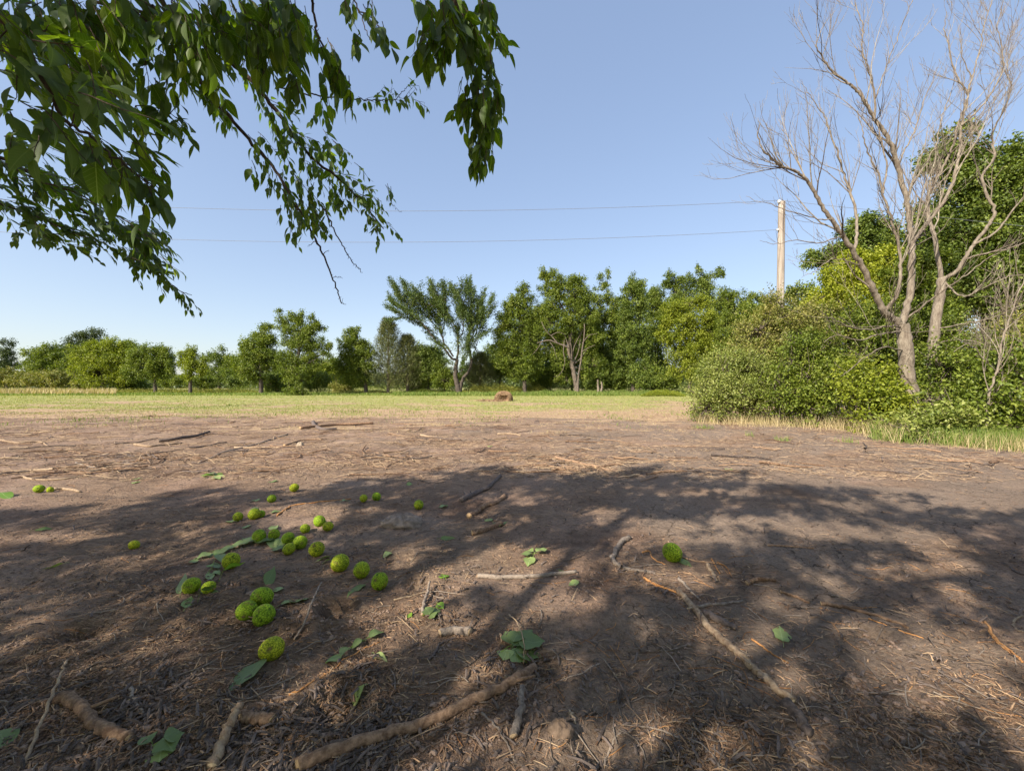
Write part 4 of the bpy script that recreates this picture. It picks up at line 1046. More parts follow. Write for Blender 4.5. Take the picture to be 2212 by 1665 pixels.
def sprout(P, Rr, lvl, out, bias, n_per_m=2.6, ang=.75, maxlvl=3, minlen=.15):
    """Grow side twigs along a limb (points P, radii Rr)."""
    seg = np.linalg.norm(np.diff(P, axis=0), axis=1); Ltot = seg.sum()
    n = int(np.clip(Ltot * n_per_m, 1, 60))
    if R.random() < Ltot * n_per_m - int(Ltot * n_per_m): n += 1
    cum = np.concatenate([[0], np.cumsum(seg)])
    for s in np.sort(R.uniform(.18 if lvl == 0 else .12, 1.0, n)) * Ltot:
        i = min(np.searchsorted(cum, s) - 1, len(P) - 2); i = max(i, 0)
        f = (s - cum[i]) / max(seg[i], 1e-6)
        p0 = P[i] + (P[i + 1] - P[i]) * f; r = (Rr[i] + (Rr[i + 1] - Rr[i]) * f)
        T = nrm(P[i + 1] - P[i])
        side = nrm(np.cross(T, rdir(1)[0]))
        a = R.uniform(.45, 1.0) * ang
        D = nrm(T * math.cos(a) + side * math.sin(a) + bias * .22)
        ln = (.55 * (Ltot - s) + .22 * Ltot) * R.uniform(.35, 1.0)
        if lvl == 0: ln = min(ln, 2.6)
        if ln < minlen: continue
        k = 6
        pts = [p0]; d = D.copy()
        for j in range(k - 1):
            d = nrm(d + rdir(1)[0] * .22 + bias * .12)
            pts.append(pts[-1] + d * ln / (k - 1))
        pts = np.array(pts); rs = np.linspace(max(r * .5, .0035), .0028, k)
        out.append((pts, rs))
        if lvl + 1 < maxlvl:
            sprout(pts, rs, lvl + 1, out, bias, n_per_m * 1.25, ang, maxlvl, minlen)


def dead_tree(label, base, limbs, group, npm=2.3):
    d0 = base[1]; bx = (base[0] - CX) / F * d0; bz = float(gh(bx, d0))
    root = empty('dead_tree', (bx, d0, bz)); tag(root, label, 'dead tree', group)
    first = True
    for pth, ra, rb, n in limbs:
        if not first: ra *= .56; rb *= .8
        else: ra *= .80; rb *= .76
        pts = [at(px, py, d0 + dy) for px, py, dy in pth]
        w = MB(); lim = MB()
        if first: pts[0][2] = bz - .15
        q = smooth_path(pts, 6, .012)
        rs = np.linspace(ra, rb, len(q))
        if first: rs[0] *= 1.4; rs[1] *= 1.2
        tubes(w, q, rs, 16 if first else 8, wob=.022 if first else .04, rnd=np.array([.5]))
        out = []
        if n: sprout(q, rs, 0, out, np.array([0, 0, 1.]), npm * n)
        if out: tubes(w, np.array([o[0] for o in out]), np.array([o[1] for o in out]), 4, rnd=R.random(len(out)))
        w.build('trunk' if first else 'branch', M['bark_dead'], root)
        first = False
    return root


DG = 'leafless trees standing in the right thicket'
dead_tree('tall leafless tree with thick leaning trunk, nearest on the right', (1975, 11.6), [
    ([(1985, 930, 0), (1968, 865, 0), (1958, 802, 0), (1955, 744, 0), (1948, 701, 0)], .27, .20, 0),
    ([(1948, 701, 0), (1928, 688, 0), (1909, 673, -.1), (1892, 640, -.2), (1878, 611, -.3), (1858, 572, -.4), (1842, 545, -.5), (1819, 509, -.6), (1795, 478, -.7), (1770, 440, -.8), (1745, 396, -.9), (1718, 372, -1.0), (1690, 361, -1.1), (1655, 335, -1.2), (1636, 300, -1.2), (1640, 268, -1.3)], .17, .012, 1.1),
    ([(1842, 545, -.5), (1850, 500, -.2), (1845, 450, 0), (1836, 420, .1), (1818, 370, .2), (1806, 330, .2), (1790, 290, .3), (1778, 255, .3), (1752, 215, .3), (1735, 190, .3)], .075, .008, 1.1),
    ([(1948, 701, 0), (1956, 673, 0), (1966, 615, 0), (1968, 560, 0), (1967, 517, .1), (1962, 469, .1), (1957, 433, .1), (1937, 363, .1), (1921, 312, 0), (1902, 280, 0), (1886, 258, -.1), (1859, 211, -.2), (1838, 190, -.2), (1824, 180, -.2), (1790, 150, -.3), (1772, 125, -.3), (1760, 98, -.4), (1781, 51, -.4)], .165, .010, .8),
    ([(1886, 258, -.1), (1888, 215, -.1), (1880, 175, 0), (1868, 140, 0), (1858, 109, .1), (1860, 60, .1), (1846, 20, .2), (1843, -20, .2)], .05, .01, 1.0),
    ([(1888, 215, -.1), (1905, 165, .3), (1925, 110, .4), (1945, 60, .5), (1965, 10, .5), (1975, -30, .6)], .032, .008, 1.0),
    ([(1937, 363, .1), (1950, 330, .4), (1975, 280, .7), (1990, 225, .8), (2010, 180, .9), (2020, 150, 1)], .045, .008, 1.0),
    ([(1957, 433, .1), (1975, 390, .3), (2000, 350, .6), (2020, 310, .8), (2030, 260, 1), (2052, 200, 1), (2060, 150, 1)], .05, .008, 1.0),
    ([(1962, 530, .1), (1983, 505, .2), (1998, 488, .2), (2018, 460, .3), (2034, 439, .3), (2052, 405, .4), (2062, 371, .4), (2070, 330, .5), (2074, 273, .5), (2085, 225, .5), (2086, 205, .5), (2068, 175, .5), (2056, 150, .6), (2045, 100, .6), (2036, 65, .7), (2040, 30, .7)], .10, .010, .9),
    ([(2086, 205, .5), (2098, 165, .6), (2110, 120, .7), (2122, 60, .8), (2140, 0, .8), (2150, -30, .9)], .04, .008, 1.1),
    ([(2074, 273, .5), (2110, 240, .3), (2140, 200, .2), (2160, 160, .1), (2160, 110, 0), (2150, 60, 0), (2165, 0, 0)], .045, .008, 1.1),
    ([(1909, 673, -.1), (1935, 640, -.4), (1944, 590, -.5), (1940, 540, -.5), (1926, 480, -.6), (1905, 420, -.6), (1893, 370, -.7), (1872, 330, -.7), (1862, 290, -.8), (1850, 240, -.8)], .085, .009, 1.1),
    ([(1905, 420, -.6), (1912, 360, -.4), (1900, 300, -.4), (1880, 240, -.3), (1850, 190, -.2), (1842, 150, -.2)], .04, .007, 1.0),
    ([(1950, 705, 0), (1915, 705, -.4), (1880, 712, -.8), (1840, 708, -1.2), (1800, 690, -1.5), (1770, 672, -1.8)], .05, .008, .7),
    ([(1952, 715, 0), (1900, 722, -.5), (1855, 735, -1), (1810, 725, -1.3), (1780, 740, -1.6)], .04, .007, .7),
    ([(1955, 760, 0), (1910, 750, -.6), (1870, 770, -1), (1835, 800, -1.2), (1815, 812, -1.4)], .035, .006, .8),
    ([(1956, 690, 0), (1995, 660, -.4), (2040, 625, -.8), (2085, 595, -1.2), (2130, 560, -1.5), (2180, 535, -1.8)], .05, .008, .9),
    ([(1795, 478, -.7), (1750, 470, -.8), (1700, 455, -.8), (1650, 440, -.7), (1610, 425, -.6)], .03, .005, 1.1),
    ([(1819, 509, -.6), (1770, 525, -.9), (1720, 520, -1), (1670, 528, -1), (1640, 520, -1)], .03, .005, 1.1),
    ([(1858, 572, -.4), (1800, 560, -.8), (1760, 585, -1), (1730, 600, -1.1)], .03, .005, 1.3),
], DG)
dead_tree('second leafless tree behind and right of the thick leaning one', (2022, 13.2), [
    ([(2020, 900, 0), (2016, 800, 0), (2018, 712, 0), (2028, 650, 0), (2033, 603, 0)], .20, .15, 0),
    ([(2033, 603, 0), (2025, 560, 0), (2018, 520, 0), (2010, 490, .2), (2000, 455, .3), (2004, 420, .4), (2025, 380, .4), (2050, 330, .3), (2064, 280, .3), (2080, 230, .2), (2094, 180, .2), (2080, 140, .2), (2068, 90, .2)], .12, .010, .9),
    ([(2033, 603, 0), (2060, 590, -.2), (2082, 560, -.4), (2100, 530, -.5), (2130, 490, -.6), (2146, 460, -.6), (2128, 420, -.5), (2120, 380, -.5), (2145, 340, -.4), (2140, 290, -.3), (2165, 240, -.2), (2180, 180, -.2), (2160, 140, -.1), (2172, 80, 0)], .11, .010, 1.0),
    ([(2100, 530, -.5), (2150, 500, -.8), (2190, 450, -1), (2220, 420, -1.2), (2260, 380, -1.3)], .06, .009, 1.4),
    ([(2082, 560, -.4), (2140, 545, -.8), (2200, 530, -1.1), (2260, 500, -1.4)], .05, .009, 1.5),
    ([(2033, 603, 0), (2075, 640, -.5), (2120, 625, -.9), (2170, 600, -1.3), (2230, 590, -1.6)], .05, .009, 1.6),
    ([(2018, 712, 0), (2075, 700, -.6), (2130, 690, -1.1), (2190, 665, -1.5), (2240, 650, -1.8)], .045, .008, 1.7),
    ([(2018, 740, 0), (2080, 735, -.6), (2140, 750, -1.2), (2190, 780, -1.6)], .04, .008, 1.6),
], DG, 2.3)
dead_tree('thin bare pole-like sapling at the right edge, in front of the bushes', (2130, 9.2), [
    ([(2128, 950, 0), (2134, 880, 0), (2150, 800, 0), (2170, 720, .1), (2196, 640, .2), (2230, 560, .2)], .035, .012, 1.8),
    ([(2150, 800, 0), (2120, 770, -.1), (2095, 745, -.2), (2060, 730, -.3)], .018, .006, 1.6),
], DG, 1.6)
dead_tree('fallen tangle of bare branches low on the right edge', (2200, 10.5), [
    ([(2250, 860, 0), (2200, 800, 0), (2160, 770, 0), (2100, 740, 0), (2060, 760, 0)], .03, .008, 2.2),
    ([(2230, 820, 0), (2215, 760, 0), (2190, 700, 0), (2150, 650, 0), (2120, 640, 0)], .03, .008, 2.2),
], DG, 1.9)

# power pole, insulators, wires
PD = 16.5
pb = at(1685, 0, PD); pb[2] = float(gh(pb[0], PD))
pole = empty('power_pole', pb); tag(pole, 'pale weathered wooden power pole with split top', 'power pole')
w = MB(); zt = at(1687, 437, PD)[2]
tubes(w, smooth_path([[pb[0] - .02, PD, pb[2] - .2], [pb[0], PD, (zt + pb[2]) / 2], [pb[0] + .045, PD, zt]], 8), np.linspace(.155, .125, 17), 20, wob=.012, cap=True)
w.build('shaft', M['pole'], pole)
w = MB()
tubes(w, np.array([[[pb[0] + .0, PD - .13, zt - 1.9], [pb[0] + .03, PD - .128, zt - .9], [pb[0] + .05, PD - .12, zt - .02]]]), np.array([[.004, .02, .026]]), 6)
w.build('split', M['wood_dark'], pole)


def insulator(c, r, ax):
    ax = nrm(np.array(ax, float)); w = MB()
    pr = [(-.6, .25), (-.5, .6), (-.25, 1), (0, .75), (.2, 1), (.45, .6), (.6, .2)]
    pts = np.array([c + ax * a * r * 1.6 for a, _ in pr]); tubes(w, pts, np.array([b * r for _, b in pr]), 12, cap=True)
    w.build('insulator', M['ceramic'], pole)


w1 = at(1682, 434, PD - .05); w2 = at(1679, 497, PD - .05)
insulator(w1 - [0, 0, .05], .07, (.9, 0, .35)); insulator(w2, .045, (.9, 0, .2))
w = MB(); tubes(w, np.array([w1 - [0, 0, .05], w1 + [.03, .03, -.14], [pb[0] + .01, PD, zt - .3]])[None], np.array([[.012, .012, .012]]), 6)
w.build('bracket', M['wire'], pole)
far = empty('power_pole', [at(-110, 0, PD)[0], PD, 0]); tag(far, 'next power pole of the line, out past the left foliage', 'power pole')
w = MB(); fx = at(-110, 0, PD)[0]
tubes(w, np.array([[[fx, PD, -.2], [fx, PD, zt + .05]]]), np.array([[.155, .125]]), 16, cap=True); w.build('shaft', M['pole'], far)


def wire(label, f, x0, x1, d=PD - .05):
    px = np.linspace(x0, x1, 60); P = np.stack([at(a, f(a), d) for a in px])
    mb = MB(); o = P[0]
    tubes(mb, P, np.full(60, .0075), 5)
    tag(mb.build('power_wire', M['wire'], origin=o), label, 'wire', 'wires on the power pole')


wire('upper thin wire running left from the pole top', lambda p: 457 - 23 * ((p - 850) / 830) ** 2, 1682, -110)
wire('lower thin wire tied to the pole side', lambda p: 524 - 27 * ((p - 800) / 880) ** 2, 1679, -110)
wire('short wire continuing right from the pole top behind the bare twigs', lambda p: 434 + (p - 1682) * .105, 1682, 2400)


# hay mound
def hay():
    d = 30.8; c = at(1088, 866, d); c[2] = float(gh(c[0], d))
    root = empty('hay_mound', c); tag(root, 'collapsed round bale of brown hay, rotten hollow facing the camera', 'hay bale')
    rx, rz = .66, .70
    nu, nv = 48, 28
    u = np.linspace(0, 2 * np.pi, nu, endpoint=False); v = np.linspace(0, np.pi / 2, nv)
    U, V = np.meshgrid(u, v)
    r = 1 + .07 * fbm(U * 1.6, V * 3, 71, 3)
    xx = np.cos(U) * np.cos(V) ** .7 * rx * r; yy = np.sin(U) * np.cos(V) ** .7 * .62 * r; zz = np.sin(V) ** .85 * rz * r
    front = np.exp(-((xx + .0) / .30) ** 2 - ((zz - .22) / .26) ** 2) * (yy < 0)
    yy = yy + front * .38
    P = np.stack([xx + c[0], yy + c[1], zz + c[2] - .04], -1)
    ii = np.arange(nu * nv).reshape(nv, nu)
    q = np.stack([ii[:-1], np.roll(ii[:-1], -1, 1), np.roll(ii[1:], -1, 1), ii[1:]], -1).reshape(-1, 4)
    mb = MB(); mb.add(P.reshape(-1, 3), f4=q, rnd=.2); mb.build('core', M['hay'], root)
    n = 5200
    a = R.uniform(0, 2 * np.pi, n); b = R.random(n) ** .8 * np.pi / 2
    X_ = np.cos(a) * np.cos(b) ** .7 * rx; Y_ = np.sin(a) * np.cos(b) ** .7 * .62; Z_ = np.sin(b) ** .85 * rz
    hol = (np.abs(X_) < .34) & (Z_ < .45) & (Y_ < 0); Y_ = np.where(hol, Y_ + .3, Y_)
    T = np.stack([-Z_ / rz + R.normal(0, .25, n), R.normal(0, .25, n), X_ / rx + R.normal(0, .25, n)], -1); T = nrm(T)
    P0 = np.stack([X_, Y_, Z_], -1) * R.uniform(1.0, 1.08, (n, 1)) + c
    L = R.uniform(.08, .28, n)
    mid = P0 + nrm(P0 - c) * .02
    P1 = P0 + T * L[:, None] * .5 - nrm(P0 - c) * .02; P2 = P0 - T * L[:, None] * .5 - nrm(P0 - c) * .02
    mb = MB(); tubes(mb, np.stack([P2, mid, P1], 1), np.tile([[.005, .007, .004]], (n, 1)), 3, rnd=R.random(n))
    mb.build('hay_strands', M['hay'], root)["kind"] = 'stuff'


hay()
x = R.normal(at(1062, 0, 30.8)[0], .55, 900); y = R.normal(30.6, .5, 900)
flakes('hay_litter', 'loose brown hay spilled left of the collapsed bale', M['hay'], x, y, R.uniform(.08, .3, 900), R.uniform(.01, .03, 900), .4, .03)

# grass skirts in front of the right thicket
for (a, b, ya, yb, n, h0, h1, mt, lab) in [
    (1505, 1840, 908, 922, 2600, .12, .45, 'grass_dry', 'dry straw-coloured grass at the foot of the shrubs'),
    (1800, 1950, 915, 948, 2200, .15, .55, 'grass_dry', 'tan dry grass clump before the bright sapling clump'),
    (1880, 2240, 940, 968, 5200, .12, .5, 'grass_green', 'long green grass along the right edge of the clearing'),
    (1960, 2240, 945, 975, 1600, .1, .4, 'grass_dry', 'dry stalks mixed in the grass at the right edge')]:
    px = R.uniform(a, b, n); py = ya + (yb - ya) * (px - a) / (b - a) + R.normal(0, 5, n)
    x, y = px2g(px, py)
    blades('tall_grass', lab, M[mt], x, y, R.uniform(h0, h1, n), np.full(n, .008), .32)
gx, gy = [], []
for px, py, r, n in [(1690, 952, 12, 90), (1830, 955, 10, 60), (1520, 925, 18, 110), (1620, 940, 5, 30)]:
    a, b = px2g(px, py); gx.append(R.normal(a, r / F * b * .6, n)); gy.append(R.normal(b, .12, n))
gx = np.concatenate(gx); gy = np.concatenate(gy)
blades('grass', 'small green tufts on the bare soil by the shrubs', M['grass_green'], gx, gy, R.uniform(.06, .2, len(gx)), np.full(len(gx), .008), .5)


# ------------------------------------------------------------------ the near tree whose crown hangs over the camera
TB = np.array([-4.6, -3.4, 0.0]); TB[2] = float(gh(TB[0], TB[1]))
near = empty('hedge_apple_tree', TB)
tag(near, 'hedge apple tree reaching in overhead with glossy pointed leaves and hanging twigs', 'tree')
DOWN = np.array([0, 0, -1.])


def project(P):
    P = np.asarray(P); d = np.maximum(P[..., 1], 1e-3)
    return CX + P[..., 0] / d * F, HY - (P[..., 2] - H) / d * F


def in_frame(P, m=30):
    px, py = project(P)
    return (P[..., 1] > .05) & (px > -m) & (px < 2212 + m) & (py > -m) & (py < 1665 + m)


class Spray:
    def __init__(self, tw=.45, sw=.55):
        self.w = MB(); self.l = MB(); self.tw = tw; self.sw = sw; self.k = .8; self.ex = []

    def twig(self, p0, D, ln, r=.0022, leaf=.10, gap=.022, droop=.8, leaves=True, start=.12, tone=0.0, sag=.5, wfac=.41, side=1.0):
        k = 6; pts = [np.array(p0, float)]; d = nrm(D)
        for _ in range(k - 1):
            d = nrm(d + rdir(1)[0] * .16 + DOWN * sag * .16); pts.append(pts[-1] + d * ln / (k - 1))
        pts = np.array(pts)
        tubes(self.w, pts, np.linspace(r, r * .5, k), 5)
        if leaves:
            m = max(2, int(ln * (1 - start) / gap))
            t = np.linspace(start, 1, m) * (k - 1) * .999; i = t.astype(int); f = (t - i)[:, None]
            P = pts[i] * (1 - f) + pts[i + 1] * f; T = nrm(pts[i + 1] - pts[i])
            S = nrm(np.cross(T, rdir(m)))
            ld = nrm(T * self.tw + S * self.sw * side + DOWN * droop * R.uniform(.55, 1.1, (m, 1)) + rdir(m) * .34)
            pet = P + ld * leaf * .16 * R.uniform(.6, 1.4, (m, 1))
            tubes(self.w, np.stack([P, pet], 1), np.full((m, 2), .0009), 3)
            L = leaf * R.uniform(.6, 1.2, m) * np.linspace(1.05, .75, m)
            n = nrm(np.cross(ld, nrm(np.cross(ld, [0, 0, 1.]))) * -1 + rdir(m) * .75)
            leaves_fine(self.l, pet, ld, n, L, L * wfac * R.uniform(.85, 1.15, m), np.clip(R.uniform(.1, .9, m) + tone, 0, 1))
        return pts

    def stem(self, path, ra, rb, jit=.004, spurs=0):
        q = smooth_path([at(*p) for p in path], 6, jit)

        W = self.w
        if self.w.n and ra < .006:
            W = MB(); self.ex.append(W)
        tubes(W, q, np.linspace(ra, rb, len(q)), 7, wob=.05)
        if spurs:
            k = R.integers(0, len(q) - 1, spurs); p = q[k]
            e = p + rdir(spurs) * R.uniform(.008, .02, (spurs, 1))
            tubes(W, np.stack([p, e], 1), np.tile([[.0022, .0008]], (spurs, 1)), 4)
        return q

    def along(self, q, n, ln, leaf, t0=0.0, t1=1.0, dirpx=None, droop=.8, gap=.022, tone=0., sag=.5, sp=.8, r=.0022):
        for t in np.linspace(t0, t1, n):
            i = min(int(t * (len(q) - 1)), len(q) - 2); T = nrm(q[i + 1] - q[i])
            S = nrm(np.cross(T, rdir(1)[0]))
            D = T * .6 + S * sp
            if dirpx is not None: D = D + np.array([dirpx[0], 0, dirpx[1]])
            self.twig(q[i], D, ln * R.uniform(.6, 1.25), r, leaf, gap, droop, tone=tone, sag=sag)

    def zone(self, px, py, rx, ry, d, n, ln, leaf, dirpx, droop=.7, gap=.022, dz=.35, tone=0., sag=.5, spread=.45):
        for _ in range(max(1, int(n * self.k + .4))):
            a = R.uniform(0, 6.283); rr = R.random() ** .5
            p = at(px + rx * rr * math.cos(a), py + ry * rr * math.sin(a), d + R.uniform(-dz, dz))
            D = nrm(np.array([dirpx[0], R.normal(0, .3), dirpx[1]])) + rdir(1)[0] * spread
            l_ = ln * R.uniform(.6, 1.2)
            self.twig(p - nrm(D) * l_ * .5, D, l_, .002, leaf, gap, droop, tone=tone, sag=sag)

    def done(self, nm='branch'):
        b = self.w.build(nm, M['bark_near'], near)
        f = self.l.build('foliage', M['leaf_near'], b)
        f.location = (0, 0, 0)
        for w_ in self.ex: w_.build('twig', M['bark_near'], near)
        return b


# centre spray, thick stem
s = Spray()
qa = s.stem([(330, 20, 2.2), (433, 91, 2.4), (487, 124, 2.5), (557, 190, 2.6), (615, 264, 2.7), (664, 330, 2.8), (739, 392, 2.9), (788, 445, 3.0), (829, 495, 3.0)], .020, .004, spurs=40)
s.along(qa, 20, .26, .088, .42, .97, (.25, -.1), .75)
s.along(qa, 10, .22, .085, .05, .5, (.1, -.3), .8)
s.zone(640, 300, 60, 50, 2.8, 9, .22, .085, (.5, -.6)); s.zone(720, 345, 65, 45, 2.9, 14, .22, .085, (.6, -.5)); s.zone(780, 400, 50, 40, 3.0, 10, .2, .08, (.7, -.6))
s.zone(690, 410, 55, 45, 2.9, 12, .22, .085, (.4, -.8)); s.zone(835, 430, 20, 40, 3.0, 5, .16, .062, (.5, -.8)); s.zone(640, 390, 35, 40, 2.8, 6, .2, .085, (.4, -.8))
s.stem([(846, 440, 3), (858, 452, 3), (868, 460, 3)], .002, .001); s.stem([(810, 490, 3), (838, 492, 3), (846, 486, 3)], .002, .001)
s.done()
# long diagonal branch with a bare drooping end
s = Spray()
qb = s.stem([(380, 60, 2.2), (442, 190, 2.35), (487, 243, 2.45), (549, 313, 2.55), (598, 371, 2.6), (640, 441, 2.65), (681, 515, 2.7), (705, 565, 2.75), (725, 620, 2.75), (738, 655, 2.75)], .014, .0032, spurs=60)
for x0, y0, n in [(480, 230, 5), (495, 265, 5), (545, 320, 4), (545, 365, 3), (575, 360, 5), (590, 395, 5), (625, 430, 5), (650, 460, 6), (640, 500, 5), (620, 455, 3)]:
    s.zone(x0, y0, 14, 14, 2.55, n, .10, .085, (.3, -1), .9, dz=.1)
s.stem([(697, 449, 2.7), (722, 495, 2.7), (740, 530, 2.7), (755, 556, 2.7), (770, 575, 2.7), (784, 589, 2.7)], .005, .0018, spurs=22)
s.zone(705, 470, 30, 28, 2.7, 7, .14, .08, (.4, -1), .9, dz=.1); s.zone(660, 445, 30, 40, 2.7, 7, .16, .085, (.4, -1), .9, dz=.15)
s.stem([(738, 655, 2.75), (748, 657, 2.75)], .002, .0012); s.stem([(720, 600, 2.75), (733, 598, 2.75), (740, 602, 2.75)], .002, .001); s.stem([(700, 552, 2.75), (704, 544, 2.75), (712, 543, 2.75)], .003, .001)
s.stem([(684, 522, 2.7), (672, 526, 2.7), (665, 533, 2.7)], .0025, .001); s.stem([(738, 655, 2.75), (742, 645, 2.75)], .0015, .001)
s.done()
# upper centre
s = Spray()
qc = s.stem([(677, -60, 1.9), (677, 0, 1.95), (680, 40, 2.0), (690, 80, 2.0), (701, 107, 2.0), (708, 140, 2.0)], .007, .004, spurs=10)
s.zone(715, 125, 24, 30, 2.0, 7, .16, .105, (.4, -.9), .9, dz=.15); s.zone(735, 190, 26, 36, 2.0, 8, .15, .11, (.2, -1), 1., dz=.15)
s.zone(600, 110, 50, 60, 2.0, 22, .2, .10, (.2, -1), .9); s.zone(560, 60, 70, 50, 1.9, 22, .2, .11, (.1, -1), .9); s.zone(640, 170, 30, 40, 2.1, 9, .18, .095, (.2, -1), .9)
s.zone(640, 40, 34, 40, 1.9, 11, .2, .11, (.2, -1), .9)
s.stem([(760, -30, 1.9), (772, 20, 1.9), (800, 40, 1.9), (830, 70, 1.9)], .004, .0015); s.stem([(772, 20, 1.9), (790, 60, 1.9), (800, 90, 1.9)], .003, .0015)
s.zone(760, 14, 22, 16, 1.9, 5, .12, .085, (.3, -1), .9, dz=.1); s.zone(800, 25, 14, 18, 1.9, 4, .12, .085, (.3, -1), .9, dz=.1); s.zone(820, 80, 14, 22, 1.9, 4, .13, .11, (.5, -1), .9, dz=.08); s.zone(768, 80, 6, 20, 1.9, 2, .1, .11, (.1, -1), 1., dz=.05)
s.done()
# the lit horizontal twig
s = Spray()
qd = s.stem([(600, 190, 2.5), (656, 204, 2.5), (688, 208, 2.5), (714, 212, 2.5), (750, 214, 2.5), (788, 218, 2.5), (820, 220, 2.5), (850, 218, 2.5), (868, 205, 2.5), (880, 190, 2.5)], .005, .0018, spurs=10)
for px in np.linspace(775, 905, 13):
    s.twig(at(px, 216 + R.normal(0, 3), 2.5 + R.normal(0, .04)), (.4, 0, R.uniform(-.4, .6)), R.uniform(.05, .1), .0015, .075, .016, 1.1, tone=.25, sag=.1)
s.twig(at(880, 190, 2.5), (.9, 0, .2), .08, .0015, .06, .02, .7, tone=.2); s.twig(at(845, 205, 2.5), (0, 0, 1), .05, .0015, .05, .02, 0, tone=.2)
s.zone(700, 235, 20, 20, 2.45, 4, .12, .085, (.1, -1), 1., dz=.1)
s.done()
# right hanging spray
s = Spray(); s.k = 1.15
qe = s.stem([(960, -40, 1.75), (994, 33, 1.8), (1002, 74, 1.8), (1019, 140, 1.85), (1035, 198, 1.85), (1052, 289, 1.9), (1035, 345, 1.9)], .009, .002, spurs=14)
s.zone(960, 15, 60, 28, 1.8, 14, .17, .115, (.3, -1), .9, dz=.2); s.zone(915, 90, 22, 30, 1.8, 6, .13, .105, (-.2, -1), .9, dz=.12); s.zone(955, 90, 24, 34, 1.8, 8, .14, .105, (.1, -1), .95, dz=.12)
s.zone(1010, 70, 30, 50, 1.8, 12, .15, .10, (.3, -1), .9, dz=.15); s.zone(1062, 95, 22, 30, 1.85, 7, .14, .085, (.7, -.8), .8, dz=.1); s.zone(1045, 15, 22, 20, 1.8, 5, .15, .115, (.6, -.8), .8, dz=.1)
s.zone(1010, 215, 20, 34, 1.85, 6, .14, .10, (-.2, -1), .9, dz=.1); s.zone(1050, 165, 20, 36, 1.85, 7, .14, .095, (.3, -1), .9, dz=.12); s.zone(1058, 225, 22, 34, 1.85, 9, .14, .095, (.2, -1), .9, dz=.12)
s.zone(1040, 270, 26, 30, 1.9, 9, .14, .09, (0, -1), .9, dz=.12); s.zone(1050, 315, 16, 28, 1.9, 6, .13, .085, (-.1, -1), 1., dz=.1); s.zone(1030, 345, 8, 20, 1.9, 4, .12, .095, (-.1, -1), 1., dz=.06)
s.done()
# left: large near leaves
s = Spray(1.0, .4); s.k = 1.1
qg = s.stem([(-60, -20, 1.15), (0, 39, 1.2), (59, 102, 1.25), (117, 207, 1.3), (148, 266, 1.35), (205, 300, 1.4), (255, 345, 1.4), (310, 385, 1.45), (335, 405, 1.45)], .009, .0022, spurs=8)
s.along(qg, 16, .16, .115, .05, .97, (.5, -.25), .35, .03, sag=.3)
s.zone(90, 130, 90, 60, 1.4, 12, .2, .115, (.8, -.55), .3, .03, sag=.2); s.zone(215, 195, 80, 50, 1.4, 10, .17, .12, (.8, -.55), .3, .03, sag=.2); s.zone(170, 295, 90, 60, 1.5, 13, .17, .115, (.8, -.6), .3, .03, sag=.2)
s.zone(300, 345, 55, 40, 1.5, 8, .13, .11, (.8, -.6), .4, .03, sag=.2); s.zone(60, 250, 70, 70, 1.5, 10, .2, .11, (.8, -.6), .3, .03, sag=.2); s.zone(240, 385, 60, 28, 1.6, 6, .13, .11, (.6, -.8), .5, .03, sag=.2)
s.done()
s = Spray()
qk = s.stem([(230, 240, 1.9), (250, 238, 1.9), (300, 232, 1.9), (345, 243, 1.9), (391, 258, 1.9)], .003, .0018)
s.along(qk, 6, .12, .10, .5, 1, (.4, -.5), .8); s.zone(400, 280, 26, 22, 1.9, 4, .12, .10, (.6, -.8), .8, dz=.08); s.zone(360, 270, 18, 16, 1.9, 2, .1, .09, (.2, -1), 1, dz=.05)
s.zone(310, 295, 30, 24, 1.7, 4, .14, .10, (.7, -.7), .6, tone=.2)
s.zone(400, 130, 50, 34, 2.0, 12, .18, .11, (.5, -.8), .7); s.zone(340, 160, 40, 30, 2.0, 7, .16, .105, (.4, -.8), .7); s.zone(440, 195, 36, 34, 2.1, 8, .16, .10, (.4, -1), .8); s.zone(360, 205, 34, 20, 2.0, 4, .14, .105, (.2, -1), .9)
s.zone(460, 150, 40, 40, 2.1, 9, .18, .105, (.3, -1), .8)
s.done()
# lower left mass
s = Spray(.9, .42); s.k = 1.1
qi = s.stem([(-120, 320, 2.3), (0, 340, 2.5), (80, 385, 2.6), (156, 440, 2.7), (220, 475, 2.8), (273, 510, 2.9), (320, 560, 2.9), (360, 605, 3.0), (390, 628, 3.0), (415, 638, 3.0)], .013, .002, spurs=20)
q2 = s.stem([(-120, 400, 2.5), (0, 440, 2.6), (60, 460, 2.7), (130, 490, 2.7), (220, 525, 2.8), (290, 560, 2.9), (340, 585, 2.9)], .008, .0025)
q3 = s.stem([(-80, 300, 2.2), (60, 380, 2.4), (170, 420, 2.5), (260, 470, 2.6), (320, 510, 2.6)], .007, .002)
s.along(qi, 22, .19, .085, .1, .88, (.5, -.3), .6); s.along(q2, 18, .18, .085, .1, .95, (.5, -.3), .6); s.along(q3, 14, .24, .09, .1, 1, (.5, -.3), .6)
for x0, y0, rx, ry, n in [(60, 430, 70, 50, 16), (150, 470, 60, 40, 15), (230, 510, 60, 36, 15), (300, 560, 50, 30, 15), (345, 598, 30, 18, 7), (90, 510, 70, 30, 12), (180, 545, 60, 25, 10), (40, 370, 60, 40, 12), (120, 400, 60, 40, 10), (20, 480, 40, 34, 8), (330, 520, 24, 20, 4)]:
    s.zone(x0, y0 - 28, rx, ry, 2.8, n, .18, .085, (.8, -.4), .38, .02, sag=.15)
s.zone(60, 495, 50, 14, 2.6, 6, .14, .085, (.5, -.6), .6, tone=.3)
s.stem([(395, 632, 3.0), (400, 645, 3.0), (398, 655, 3.0)], .0015, .001)
